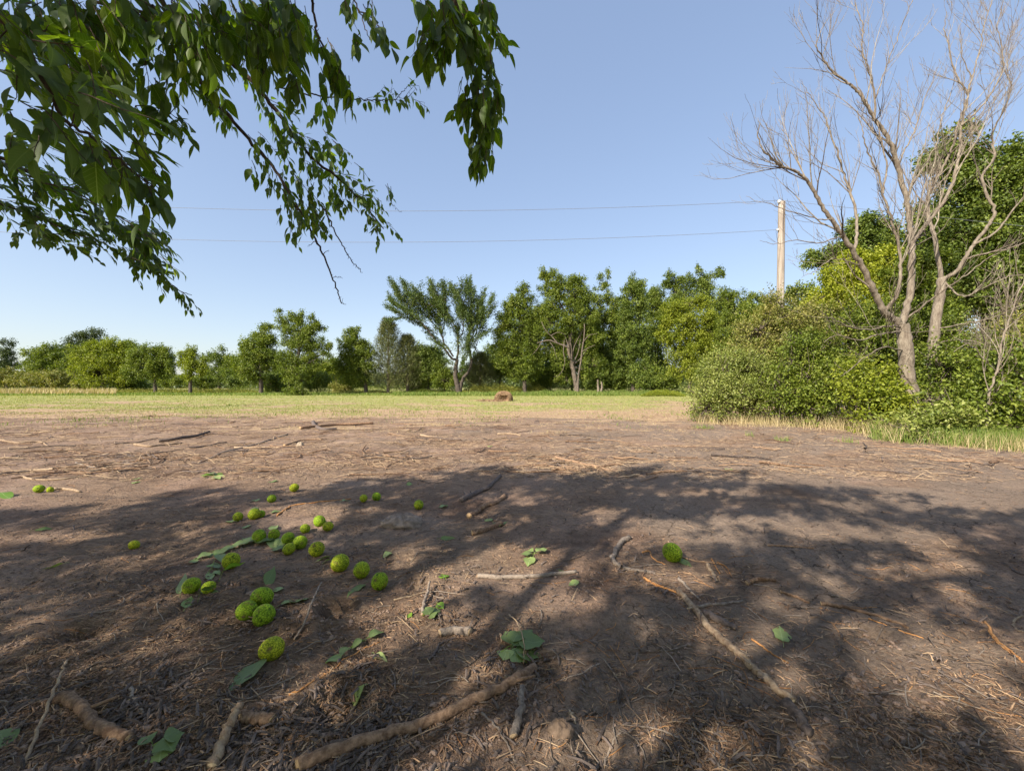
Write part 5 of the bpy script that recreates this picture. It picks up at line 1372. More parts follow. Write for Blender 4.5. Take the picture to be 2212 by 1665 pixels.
s.done()
# top left mass
s = Spray(.7, .5); s.k = 1.0
qj = s.stem([(-40, -60, 2.0), (120, -20, 2.0), (260, 20, 2.0), (380, 50, 2.1), (460, 90, 2.1)], .012, .004)
for x0, y0, rx, ry, n in [(40, 30, 70, 40, 14), (130, 40, 70, 44, 16), (220, 50, 60, 46, 14), (300, 30, 60, 34, 14), (370, 40, 60, 44, 16), (440, 60, 60, 50, 18), (510, 40, 60, 44, 18), (580, 20, 60, 30, 14), (170, 110, 50, 30, 8), (250, 120, 30, 30, 6), (60, 90, 60, 40, 10)]:
    s.zone(x0, y0, rx, ry, 1.9, n, .22, .115, (.5, -.8), .6, .026)
s.done()


# hedge apples still hanging among the leaves
def fruit_mesh(seed, r=.055, spot=True):
    rg = np.random.default_rng(seed)
    t = (1 + 5 ** .5) / 2
    V = [tuple(a) for a in nrm(np.array([(-1, t, 0), (1, t, 0), (-1, -t, 0), (1, -t, 0), (0, -1, t), (0, 1, t), (0, -1, -t), (0, 1, -t), (t, 0, -1), (t, 0, 1), (-t, 0, -1), (-t, 0, 1)], float))]
    fc = [(0, 11, 5), (0, 5, 1), (0, 1, 7), (0, 7, 10), (0, 10, 11), (1, 5, 9), (5, 11, 4), (11, 10, 2), (10, 7, 6), (7, 1, 8), (3, 9, 4), (3, 4, 2), (3, 2, 6), (3, 6, 8), (3, 8, 9), (4, 9, 5), (2, 4, 11), (6, 2, 10), (8, 6, 7), (9, 8, 1)]
    V = [np.array(v) for v in V]
    for _ in range(4):
        c = {}; nf = []

        def mp(a, b):
            k = (a, b) if a < b else (b, a)
            if k not in c:
                m = V[a] + V[b]; V.append(m / np.linalg.norm(m)); c[k] = len(V) - 1
            return c[k]
        for a, b, d in fc:
            x, y_, z = mp(a, b), mp(b, d), mp(d, a)
            nf += [(a, x, z), (b, y_, x), (d, z, y_), (x, y_, z)]
        fc = nf
    V = np.array(V)
    n = 330; k = np.arange(n) + .5
    ph = np.arccos(1 - 2 * k / n); th = np.pi * (1 + 5 ** .5) * k
    S = np.stack([np.cos(th) * np.sin(ph), np.sin(th) * np.sin(ph), np.cos(ph)], -1) + rg.normal(0, .085, (n, 3)); S = nrm(S)
    D = 2 - 2 * V @ S.T; D.sort(axis=1)
    d1 = np.sqrt(np.maximum(D[:, 0], 0)); d2 = np.sqrt(np.maximum(D[:, 1], 0))
    bump = np.clip((d2 - d1) / .07, 0, 1) ** .8
    low = .05 * (np.sin(V[:, 0] * 2.3 + seed) + np.sin(V[:, 1] * 2.9 + seed * 2) * .7 + np.sin(V[:, 2] * 2.1 + 1))
    g = 1 + low * .6 + .045 * (bump - .5)
    pole_ = np.exp(-((1 - V[:, 2]) / .03)); g = g - .08 * pole_
    mb = MB(); mb.add(V * (g * r)[:, None] * np.array([1, 1, 1.07]), f3=np.array(fc), rnd=bump, uv=np.stack([V[:, 2], pole_], -1))
    return mb


def fruit_material():
    m, n, l, out = newmat('hedge_apple_skin')
    a = n.new("ShaderNodeAttribute"); a.attribute_name = 'rnd'
    rp = ramp(n, [(.055, .09, .006), (.22, .29, .012), (.36, .44, .025)], [.12, .62, 1.0]); l.new(a.outputs['Fac'], rp.inputs[0])
    tc = n.new("ShaderNodeTexCoord"); nz = noise(n, l, tc.outputs['Object'], 28, 3)
    oi = n.new("ShaderNodeObjectInfo")
    tint = mixc(n, l, oi.outputs['Random'], (.72, .88, .7), (1.25, 1.05, .9))
    c = mixc(n, l, 1.0, rp.outputs[0], tint, 'MULTIPLY')
    sp = math_(n, l, 'GREATER_THAN', nz.outputs['Fac'], .62)
    c = mixc(n, l, math_(n, l, 'MULTIPLY', sp, .5), c, (.16, .12, .03))
    u = n.new("ShaderNodeAttribute"); u.attribute_name = 'luv'; sx = n.new("ShaderNodeSeparateXYZ"); l.new(u.outputs['Vector'], sx.inputs[0])
    c = mixc(n, l, math_(n, l, 'MULTIPLY', sx.outputs[1], .8), c, (.10, .07, .03))
    p = n.new("ShaderNodeBsdfPrincipled"); l.new(c, p.inputs['Base Color']); p.inputs['Roughness'].default_value = .7
    p.inputs['Specular IOR Level'].default_value = .2
    p.inputs['Subsurface Weight'].default_value = .12; p.inputs['Subsurface Scale'].default_value = .01
    l.new(p.outputs[0], out.inputs['Surface'])
    return m


M['fruit'] = fruit_material()
FM = [fruit_mesh(i + 1) for i in range(4)]
fproto = [mb.build('hedge_apple', M['fruit']).data for mb in FM]
for o in [o for o in scene.objects if o.name.startswith('hedge_apple') and o.type == 'MESH']:
    bpy.data.objects.remove(o)


def fruit_obj(name, i, loc, r, rot, squash=1.0):
    sq = R.uniform(.9, 1.08, 3)
    o = bpy.data.objects.new(name, fproto[i % 4]); scene.collection.objects.link(o)
    o.location = loc; k = r / .055; o.scale = (k * sq[0], k * sq[1], k * squash * sq[2]); o.rotation_euler = rot
    return o


for i, (px, py, d, wpx) in enumerate([(611, 142, 2.2, 36), (1024, 88, 1.95, 34), (590, 12, 2.1, 34)]):
    r = wpx * d / (2 * F) / 1.05
    o = fruit_obj('fruit', i, Vector(at(px, py, d)) - near.location, r, (R.uniform(0, 6), R.uniform(0, 6), 0)); o.parent = near

# trunk and limbs (behind and left of the camera), and the crown that shades the ground
tr = MB()
tp = smooth_path([TB - [0, 0, .2], TB + [.1, .05, 1.0], TB + [.35, .2, 2.0], TB + [.5, .3, 2.7]], 6, .015)
tubes(tr, tp, np.linspace(.34, .24, len(tp)), 16, wob=.03)
crown_pts = []
for a, hh, rr in [(-.2, 5.2, 4.2), (.35, 5.6, 5.0), (.9, 6.0, 4.6), (1.5, 5.0, 4.0), (2.3, 5.5, 3.5), (3.3, 5.0, 3.5), (4.4, 5.2, 3.6), (5.4, 4.6, 4.8), (5.9, 6.2, 6.5)]:
    e = np.array([TB[0] + math.cos(a) * rr, TB[1] + math.sin(a) * rr, hh])
    m = tp[-1] + (e - tp[-1]) * .45 + [0, 0, .7]
    q = smooth_path([tp[-1] - [0, 0, .2], m + R.normal(0, .35, 3), (m + e) / 2 + R.normal(0, .4, 3), e], 6, .03); crown_pts.append(q)
    if in_frame(q, 0).any(): q = q[~in_frame(q, 40)]
    tubes(tr, q, np.linspace(.075, .02, len(q)), 8, wob=.05)
cp = np.concatenate(crown_pts)
for q in (qa, qb, qc, qe, qg, qi, qj):                       # join each overhanging branch to the nearest limb
    c_ = cp[(cp[:, 1] < .2) | (cp[:, 2] > 4.2)]
    j = c_[np.argmin(np.linalg.norm(c_ - q[0] - [-.5, -.6, .8], axis=1))]
    mid = (q[0] + j) / 2 + [-.15, -.35, .25]
    tubes(tr, smooth_path([j, mid, q[0]], 6), np.linspace(.04, .012, 13), 7)
tr.build('trunk', M['bark'], near)

# leaf masses placed so that, along the sun's rays, they shade the ground out to the photo's dappled edge
SH = SUN / SUN[2]                                            # horizontal shift per metre of height, towards the sun


def shade_wanted(px, py):
    """0..1 cover of the crown's shade at a place on the ground, named by where it lies in the picture."""
    edge = np.interp(px, [-900, -200, 0, 250, 500, 700, 900, 1050, 1200, 1400, 1650, 1900, 2050, 2300, 2900], [1130, 1110, 1085, 1068, 1030, 1040, 1010, 992, 1008, 990, 1030, 1035, 1060, 1085, 1120])
    v = sstep(-12, 40, py - edge)
    for hx, hy, rx, ry, s_ in [(150, 1155, 190, 22, .8), (620, 1105, 200, 20, .65), (330, 1215, 170, 18, .55), (1230, 1210, 190, 50, .95), (1290, 1300, 160, 46, .9), (1180, 1640, 260, 40, .8), (1500, 1250, 130, 30, .5), (900, 1640, 120, 30, .6), (2050, 1480, 120, 60, .35), (1620, 1130, 170, 16, .8), (1900, 1160, 230, 20, .8),
                               (2000, 1235, 170, 22, .7), (2140, 1090, 160, 14, .6), (1000, 1245, 110, 26, .6), (1050, 1075, 120, 12, .5), (1500, 1065, 160, 12, .5), (1620, 1390, 150, 55, .75), (1330, 1540, 180, 60, .6), (1530, 1600, 190, 60, .75), (1100, 1590, 160, 60, .7),
                               (760, 1640, 150, 45, .7), (300, 1640, 160, 30, .5), (250, 1380, 240, 24, .5), (60, 1600, 160, 50, .6), (830, 1320, 120, 26, .55), (2150, 1370, 80, 40, .6), (560, 1180, 120, 14, .5), (1820, 1085, 120, 14, .5), (1350, 1120, 90, 16, .6), (1750, 1330, 60, 22, .6), (1950, 1400, 90, 30, .5), (1020, 1360, 50, 24, .7), (470, 1160, 60, 12, .7), (380, 1290, 70, 20, .7), (90, 1330, 130, 22, .6), (900, 1180, 60, 14, .6), (1480, 1170, 110, 16, .6), (1730, 1250, 120, 18, .5), (700, 1480, 70, 30, .4)]:
        v = v * (1 - min(.97, s_ * 1.3) * np.exp(-((px - hx) / rx) ** 2 - ((py - hy) / ry) ** 2))
    return v


cw, cl = MB(), MB()
N = 2600; made = 0; tries = 0
gxs = R.uniform(-12, 12.5, 160000); gys = R.uniform(.1, 8.8, 160000)
pxs = CX + gxs / gys * F; pys = HY + H * F / gys
cov = shade_wanted(pxs, pys)
gn_ = .55 * fbm(gxs * .75 + 3, gys * .95, 123, 3) + .26 * fbm(gxs * 2.4, gys * 3.0, 124, 2)
keep = sstep(-.10, .06, gn_ + (cov - .5) * 1.05 - .165) * sstep(.02, .2, cov) > R.random(len(gxs))
gxs, gys = gxs[keep][:60000], gys[keep][:60000]
zz_ = R.uniform(3.0, 7.2, len(gxs)) - .04 * (gxs - 2) ** 2 * .3
CP = np.stack([gxs, gys, np.zeros(len(gxs))], -1) + SH[None] * zz_[:, None]
ok = ~in_frame(CP, 90) & (CP[:, 2] > 2.2)
ok &= np.linalg.norm(CP - [0, 0, H], axis=1) > 1.2
CP = CP[ok]
CP = CP[:8000]
crown_centres = CP
bx_ = R.uniform(-13, 8, 5200); by_ = R.uniform(-10, -1.0, 5200); bz_ = R.uniform(3.2, 7.5, 5200)
gy_ = by_ - SH[1] * bz_
CPb = np.stack([bx_, by_, bz_], -1)[(gy_ < .9)]
CP = np.concatenate([CP, CPb[:2600]])
m_per = 14
n = len(CP)
Dd = nrm(rdir(n) * .8 + np.array([.35, .45, -.35]))
tt = R.random((n, m_per)) * .34 - .17
Q = CP[:, None] + Dd[:, None] * tt[..., None] + R.normal(0, .035, (n, m_per, 3)); Q = Q.reshape(-1, 3)
ok = ~in_frame(Q, 60)
Q = Q[ok]; Dq = np.repeat(Dd, m_per, 0)[ok]; m = len(Q)
ld = nrm(Dq * .4 + rdir(m) * .6 + DOWN * .55); L = R.uniform(.07, .13, m)
leaves_simple(cl, Q, ld, nrm(rdir(m) * .7 + [0, 0, .8]), L, L * .58, R.random(m), fold=.12)
e0 = CP - Dd * .22; e1 = CP + Dd * .22
kf = ~(in_frame(e0, 80) | in_frame(e1, 80))
tubes(cw, np.stack([e0, CP, e1], 1)[kf], np.tile([[.004, .003, .002]], (int(kf.sum()), 1)), 4)
# twigs back towards the limbs
j = cp[np.argmin(np.linalg.norm(CP[:, None] - cp[None], axis=2), axis=1)]
k = (R.random(n) < .03) & kf
mid = (j + e0) / 2 + R.normal(0, .15, (n, 3)) + [0, 0, .2]
T3 = np.stack([j, mid, e0], 1)
k &= ~in_frame(T3, 40).any(axis=1)
tubes(cw, T3[k], np.tile([[.016, .010, .004]], (int(k.sum()), 1)), 5)
b_ = cw.build('branch', M['bark_near'], near)
f_ = cl.build('crown', M['leaf_near'], near)
print('CROWN', n, m)


# ------------------------------------------------------------------ hedge apples on the ground
def ground_fruit(px, py, wpx, label, i, squash=1.0):
    r = .055
    for _ in range(4):
        d = (H - r * .9 - gz if _ else H - r * .9) * F / (py - HY)
        x = (px - CX) / F * d
        r = wpx * d / (2 * F * math.sqrt(1 + (x / d) ** 2 * .8)) / 1.03
        gz = float(gh(x, d))
    o = fruit_obj('hedge_apple', i, (x, d, gz + r * squash * .92), r, (R.uniform(0, 6.28), R.uniform(0, 6.28), R.uniform(0, 6.28)))
    tag(o, label, 'hedge apple', 'green hedge apples lying on the soil')
    return o


FR = [
    (585, 1401, 58, 'largest hedge apple, nearest the camera, a long leaf stuck to its stalk scar'),
    (531, 1322, 46, 'left hedge apple of the tight trio with a broad leaf beside it'),
    (569, 1329, 48, 'front right hedge apple of the tight trio'),
    (564, 1290, 49, 'back hedge apple of the tight trio, an upright leaf behind it'),
    (412, 1266, 42, 'big hedge apple flanked by a dark leaf on its left'),
    (449, 1269, 33, 'hedge apple half covered by a leaf, right of the leaf-flanked one'),
    (497, 1210, 38, 'hedge apple with a bright lit leaf folded over its front'),
    (733, 1217, 39, 'sunlit hedge apple with a pale leaf on its left, head of the row of three'),
    (780, 1232, 36, 'middle hedge apple of the row of three running down to the right'),
    (820, 1256, 37, 'last hedge apple of the row of three, brown scar on its face'),
    (684, 1187, 35, 'hedge apple alone just beyond the sunlit head of the row'),
    (647, 1172, 33, 'brightest hedge apple in the middle of the long cluster'),
    (623, 1186, 27, 'small hedge apple touching the front of the brightest one'),
    (621, 1163, 28, 'shaded hedge apple touching the back left of the brightest one'),
    (591, 1155, 26, 'hedge apple framed by grey green leaves in the long cluster'),
    (559, 1158, 31, 'dark hedge apple at the left end of the long cluster'),
    (689, 1126, 26, 'upper hedge apple of the loose trio right of the long cluster'),
    (708, 1139, 22, 'small dark hedge apple at the right of the loose trio'),
    (659, 1143, 23, 'left sunlit hedge apple of the loose trio'),
    (548, 1112, 28, 'hedge apple hiding a smaller one behind its right side'),
    (563, 1111, 18, 'smaller hedge apple half hidden behind a bigger one'),
    (513, 1117, 23, 'shaded hedge apple with a pale leaf at its left foot'),
    (586, 1077, 21, 'small hedge apple with a dry stalk sticking up from it'),
    (635, 1057, 20, 'small round hedge apple alone above the clusters'),
    (785, 1077, 18, 'left hedge apple of the small pair on dark soil'),
    (813, 1073, 18, 'right hedge apple of the small pair on dark soil'),
    (904, 1091, 20, 'lone hedge apple with a dark notch on top, right of the pair'),
    (1453, 1194, 41, 'lone hedge apple lying among orange roots'),
    (288, 1176, 27, 'lone oval hedge apple out on the left, away from the clusters'),
    (83, 1056, 25, 'bright hedge apple far left beside a pale stick'),
    (107, 1058, 18, 'small yellowed hedge apple against the end of a pale stick'),
]
for i, (px, py, w_, lab) in enumerate(FR):
    o = ground_fruit(px, py, w_, lab, i)
    if w_ > 30:
        st = MB(); tubes(st, smooth_path([[0, 0, .05], [.004, .002, .066], [.012, .006, .074]], 3), np.linspace(.0035, .0025, 7), 6)
        s_ = st.build('stalk', M['wood_brown']); s_.parent = o; s_.location = (0, 0, 0)
        if px in (585, 820): o.rotation_euler = (math.radians(60), 0, math.radians(20 if px == 585 else -20))
bpy.data.meshes  # (data blocks of the fruit are shared between copies)


# ------------------------------------------------------------------ fallen leaves
def leaf_obj(a, b, w, mat='leaf_fallen', label=None, parent=None, lift=.006, roll=0.0, droop=.1, fold=.12, name='fallen_leaf', tone=.5, petiole=True, z=(0, 0), group='fallen leaves on the soil'):
    """A leaf lying between two picture positions a (stalk end) and b (tip), w metres wide."""
    A = G(*a, lift + z[0]); B = G(*b, lift + z[1])
    d = B - A; L = float(np.linalg.norm(d)); d = d / L
    n = np.array([0, 0, 1.]) + np.cross(d, [0, 0, 1.]) * roll
    mb = MB()
    leaves_fine(mb, A[None] + [[0, 0, .004]], d[None], nrm(n)[None], L, w * 1.5, tone, droop=droop, fold=fold)
    V = mb.v[0]; V[:, 2] = np.maximum(V[:, 2] + .006 * np.sin(V[:, 0] * 60 + V[:, 1] * 45), gh(V[:, 0], V[:, 1]) + .003)
    if petiole:
        p = A - d * L * .22; p[2] = float(gh(p[0], p[1])) + .006
        tubes(mb, np.array([[p, (A + p) / 2 + [0, 0, .008], A + [0, 0, .004]]]), np.array([[.0016, .0013, .0011]]), 5, rnd=.9)
    o = mb.build(name, M[mat], parent, origin=A)
    if parent is None: tag(o, label, 'leaf', group)
    return o


LV = [  # stalk end, tip, width m, material, label
    ((567, 1430), (481, 1507), .082, 'leaf_fallen', 'long grey green leaf trailing from the largest hedge apple', dict(roll=.3)),
    ((604, 1311), (676, 1291), .082, 'leaf_pale', 'broad pale leaf lying right of the tight hedge apple trio', dict(roll=-.3)),
    ((572, 1268), (596, 1243), .05, 'leaf_fallen', 'leaf standing behind the back apple of the tight trio', dict(z=(0, .07), roll=.8)),
    ((590, 1280), (614, 1272), .045, 'leaf_pale', 'grey leaf right behind the tight hedge apple trio', dict()),
    ((398, 1318), (412, 1288), .04, 'leaf_pale', 'pale leaf with a long stalk below the leaf-flanked hedge apple', dict()),
    ((388, 1285), (394, 1252), .045, 'leaf_fallen', 'dark leaf propped on the left of a big hedge apple', dict(z=(0, .05), roll=-.6)),
    ((433, 1282), (472, 1280), .04, 'leaf_fallen', 'leaf lying under the half covered hedge apple', dict()),
    ((432, 1302), (468, 1292), .05, 'leaf_fallen', 'leaf draped across the half covered hedge apple', dict(z=(.06, .07), roll=-.9)),
    ((482, 1254), (530, 1241), .05, 'leaf_lime', 'bright lit leaf lying over the front of a hedge apple', dict(z=(.065, .085), roll=-.9)),
    ((455, 1254), (446, 1236), .035, 'leaf_pale', 'small pale leaf between the two left leaf clusters', dict()),
    ((470, 1232), (462, 1216), .03, 'leaf_fallen', 'little curled leaf at the end of the long leaf trail', dict()),
    ((787, 1264), (745, 1287), .055, 'leaf_fallen', 'dark green leaf on a pit lip left of the last apple in the row', dict(roll=.3)),
    ((714, 1204), (674, 1216), .035, 'leaf_pale', 'pale curled leaf left of the sunlit head of the row', dict(roll=.7)),
    ((712, 1212), (690, 1220), .025, 'leaf_lime', 'small twisted leaf under the pale curled one', dict(roll=.6)),
    ((786, 1497), (748, 1546), .05, 'leaf_pale', 'sage green leaf standing on edge by a mound at the bottom', dict(roll=.7, z=(.02, .0))),
    ((1693, 1390), (1685, 1352), .062, 'leaf_pale', 'pale round leaf lying flat on the bare soil at right', dict(fold=.05)),
    ((1466, 1210), (1497, 1226), .05, 'leaf_fallen', 'dark leaf at the lower right of the lone hedge apple', dict()),
    ((136, 1221), (82, 1238), .03, 'leaf_pale', 'long narrow pale leaf alone on the left', dict(roll=.8)),
    ((72, 1148), (118, 1141), .03, 'leaf_fallen', 'narrow green leaf in deep shade far left', dict(roll=.6)),
    ((288, 1045), (300, 1040), .06, 'leaf_pale', 'small pale leaf at the shade edge on the left', dict()),
    ((302, 1033), (278, 1036), .04, 'leaf_pale', 'leaf just beyond the one at the left shade edge', dict()),
    ((738, 1085), (758, 1082), .05, 'leaf_pale', 'pale leaf left of the small pair of hedge apples', dict()),
    ((558, 1099), (538, 1101), .04, 'leaf_fallen', 'leaf touching the hidden pair of hedge apples', dict()),
    ((506, 1128), (484, 1127), .06, 'leaf_pale', 'pale leaf at the left foot of a shaded hedge apple', dict()),
    ((535, 1141), (524, 1138), .05, 'leaf_pale', 'small torn leaf above the long cluster of hedge apples', dict()),
    ((585, 1108), (606, 1106), .05, 'leaf_fallen', 'narrow leaf right of the hidden pair of hedge apples', dict()),
    ((560, 1082), (540, 1084), .05, 'leaf_pale', 'grey leaf left of the hedge apple with the dry stalk', dict()),
    ((600, 1040), (575, 1043), .05, 'leaf_fallen', 'green leaf lying left of the small round hedge apple', dict()),
    ((843, 1195), (826, 1206), .045, 'leaf_pale', 'light green leaf alone on soil beyond the row of three', dict()),
    ((1063, 1140), (1098, 1126), .06, 'leaf_fallen', 'dark leaf on the end of a short log', dict()),
    ((1062, 1128), (1045, 1122), .05, 'leaf_pale', 'grey leaf behind the short log with a leaf on its end', dict()),
    ((951, 1166), (985, 1164), .04, 'leaf_fallen', 'narrow leaf in the middle of the shaded soil', dict(roll=.5)),
    ((1248, 1259), (1228, 1268), .04, 'leaf_pale', 'small grey green leaf under the right end of the straight stick', dict()),
    ((950, 1097), (968, 1092), .045, 'leaf_pale', 'leaf right of the lone notched hedge apple', dict()),
    ((878, 1048), (892, 1045), .05, 'leaf_pale', 'blue grey leaf on edge above the notched hedge apple', dict(roll=.5)),
    ((1054, 966), (1064, 963), .07, 'leaf_pale', 'small pale leaf beyond the cut stick in sunlight', dict()),
    ((1252, 967), (1262, 1010), .001, 'leaf_pale', None, {}),
    ((808, 1418), (835, 1437), .03, 'leaf_pale', 'curled grey leaf beside the leafy sprig', dict(roll=.8)),
    ((961, 1252), (955, 1242), .05, 'leaf_lime', 'small bright leaf on the edge of a clod hollow', dict()),
    ((887, 1335), (876, 1330), .03, 'leaf_lime', 'tiny yellow green leaf on a lit patch', dict()),
    ((945, 1308), (958, 1318), .035, 'leaf_lime', 'yellow green leaflet by the blue green leaf cluster', dict()),
    ((1210, 1238), (1218, 1234), .03, 'leaf_lime', 'tiny green leaf above the straight stick', dict()),
    ((1578, 1016), (1568, 1012), .08, 'leaf_pale', 'pale leaf far out on the sunlit soil right of centre', dict()),
    ((0, 1068), (22, 1078), .09, 'leaf_lime', 'bright green leaf cut by the left edge of the picture', dict(z=(.03, 0))),
    ((-8, 1590), (12, 1622), .06, 'leaf_fallen', 'dark green leaf at the lower left corner', dict()),
]
for a, b, w_, mt, lab, kw in LV:
    if lab: leaf_obj(a, b, w_, mt, lab, tone=R.uniform(.3, .7), **kw)


def sprig(label, stem, leaves, mat='leaf_fallen', r=.0022, stemmat='leaf_lime'):
    o0 = G(*stem[0]); root = empty('fallen_sprig', o0); tag(root, label, 'leafy sprig', 'leafy sprigs torn from the tree')
    mb = MB(); q = smooth_path([G(*p, .012) for p in stem], 5); tubes(mb, q, np.linspace(r, r * .5, len(q)), 6, rnd=.9); mb.build('stem', M[stemmat], root)
    for lf in leaves:
        a, b, w_ = lf[:3]; kw = lf[4] if len(lf) > 4 else {}
        leaf_obj(a, b, w_, lf[3] if len(lf) > 3 else mat, parent=root, name='leaf', tone=R.uniform(.2, .6), lift=R.uniform(.01, .03), **kw)
    return root


sprig('long trail of overlapping dark leaves left of the long hedge apple cluster', [(408, 1218), (450, 1196), (520, 1180), (560, 1172)],
      [((428, 1214), (404, 1220), .045), ((455, 1200), (420, 1212), .06), ((488, 1192), (445, 1206), .06), ((500, 1184), (470, 1200), .06), ((535, 1176), (490, 1190), .07), ((550, 1178), (520, 1166), .06), ((590, 1172), (545, 1178), .07), ((470, 1206), (484, 1222), .05)])
sprig('grey leaves lying between the apples of the long cluster', [(570, 1176), (590, 1170), (612, 1178)],
      [((583, 1150), (600, 1140), .05, 'leaf_pale'), ((586, 1166), (594, 1190), .07), ((612, 1166), (596, 1192), .07, 'leaf_pale'), ((620, 1188), (580, 1193), .05)])
sprig('cluster of broad dark leaves with a thin stalk laid across it, bottom centre', [(1082, 1415), (1100, 1402), (1120, 1392)],
      [((1110, 1405), (1152, 1362), .08), ((1105, 1400), (1090, 1368), .06), ((1120, 1402), (1180, 1395), .095), ((1112, 1412), (1175, 1425), .09), ((1100, 1418), (1150, 1436), .075, 'leaf_pale'), ((1095, 1412), (1086, 1432), .06, 'leaf_pale'), ((1108, 1398), (1128, 1372), .07)])
sprig('small blue green leaf cluster right of a short broken stem', [(912, 1335), (925, 1328), (940, 1322)],
      [((928, 1336), (918, 1318), .05), ((930, 1334), (946, 1312), .055), ((928, 1332), (955, 1332), .045), ((932, 1338), (938, 1344), .04, 'leaf_fallen')])
sprig('narrow leafy sprig lying along an orange root', [(702, 1438), (750, 1408), (800, 1380), (828, 1372)],
      [((738, 1422), (700, 1438), .035, 'leaf_pale'), ((748, 1410), (735, 1426), .035), ((780, 1392), (755, 1408), .035), ((795, 1386), (829, 1370), .04)])
sprig('sprig of three leaves on the chip litter right of centre', [(1130, 1212), (1150, 1200), (1165, 1198)],
      [((1148, 1205), (1122, 1203), .04), ((1146, 1208), (1140, 1226), .06, 'leaf_pale'), ((1158, 1200), (1186, 1190), .05, 'leaf_pale'), ((1152, 1198), (1138, 1194), .04, 'leaf_pale')])
sprig('sprig of dark leaves at the bottom edge near the broken peeled stick', [(325, 1622), (345, 1612), (352, 1640)],
      [((322, 1616), (300, 1608), .04), ((350, 1616), (398, 1598), .055), ((348, 1620), (372, 1640), .06), ((345, 1632), (340, 1660), .055, 'leaf_pale')])
sprig('small pile of sunlit leaves beyond the clusters of hedge apples', [(440, 1032), (458, 1028), (480, 1026)],
      [((452, 1030), (430, 1030), .09, 'leaf_lime'), ((458, 1028), (440, 1024), .08), ((462, 1030), (490, 1030), .09, 'leaf_pale'), ((465, 1028), (482, 1022), .08, 'leaf_lime'), ((460, 1034), (476, 1036), .08, 'leaf_pale')])
sprig('yellow green twig end with leaflets left of the leaf-covered apple', [(448, 1242), (458, 1226), (462, 1214), (476, 1205)],
      [((455, 1232), (446, 1228), .03, 'leaf_lime'), ((468, 1206), (480, 1196), .05, 'leaf_lime'), ((462, 1240), (474, 1246), .03, 'leaf_pale')])


# ------------------------------------------------------------------ sticks, roots and cut branches
def stick(label, pts, wpx, mat='wood_grey', w2=None, lift=0.0, stubs=0, cat='stick', group='sticks and roots lying on the soil', name='stick', jit=.004, z=None, ends=True, knob=0.0):
    """pts: picture positions on the ground; wpx: thickness in picture units at the first point, w2 at the last."""
    p = [G(*q) for q in pts]
    ra = wpx * p[0][1] / F / 2 * .92; rb = (w2 if w2 is not None else wpx * .6) * p[-1][1] / F / 2 * .92
    q = smooth_path(np.array(p), 7)
    L = np.linalg.norm(q[-1] - q[0])
    rs = np.linspace(ra, rb, len(q)) * (1 + .035 * perlin(np.arange(len(q)) * .35, np.zeros(len(q)) + len(label) * .7, 3) * 2)
    if knob: rs *= 1 + knob * np.clip(perlin(np.arange(len(q)) * .17, np.zeros(len(q)) + 2.3, 5) * 2, -.4, 1)
    q[1:-1] += R.normal(0, min(jit, ra * .5), (len(q) - 2, 3))
    q[:, 2] = gh(q[:, 0], q[:, 1])
    k = np.ones(5) / 5; zz = np.convolve(np.pad(q[:, 2], 2, mode='edge'), k, 'valid'); q[:, 2] = np.maximum(zz, q[:, 2] - rs * .35) + rs * .7 + lift
    if z is not None: q[:, 2] += np.interp(np.linspace(0, 1, len(q)), np.linspace(0, 1, len(z)), z)
    mb = MB(); tubes(mb, q, rs, 14 if ra > .008 else 6, wob=.012, cap=ends, rnd=R.uniform(.3, .7))
    o = mb.build(name, M[mat], origin=q[0]); tag(o, label, cat, group)
    for _ in range(stubs):
        i = R.integers(2, len(q) - 2); T = nrm(q[i + 1] - q[i]); S = nrm(np.cross(T, [0, 0, 1.])) * R.choice([-1, 1])
        D = nrm(T * .6 + S * .8 + [0, 0, .25]); l_ = R.uniform(2.5, 6) * rs[i] + .01
        s2 = MB(); tubes(s2, smooth_path([q[i], q[i] + D * l_ * .5, q[i] + D * l_], 3), np.linspace(rs[i] * .5, rs[i] * .25, 7), 6, cap=True, rnd=.5)
        c = s2.build('side_twig', M[mat], o, origin=q[i])
    return o


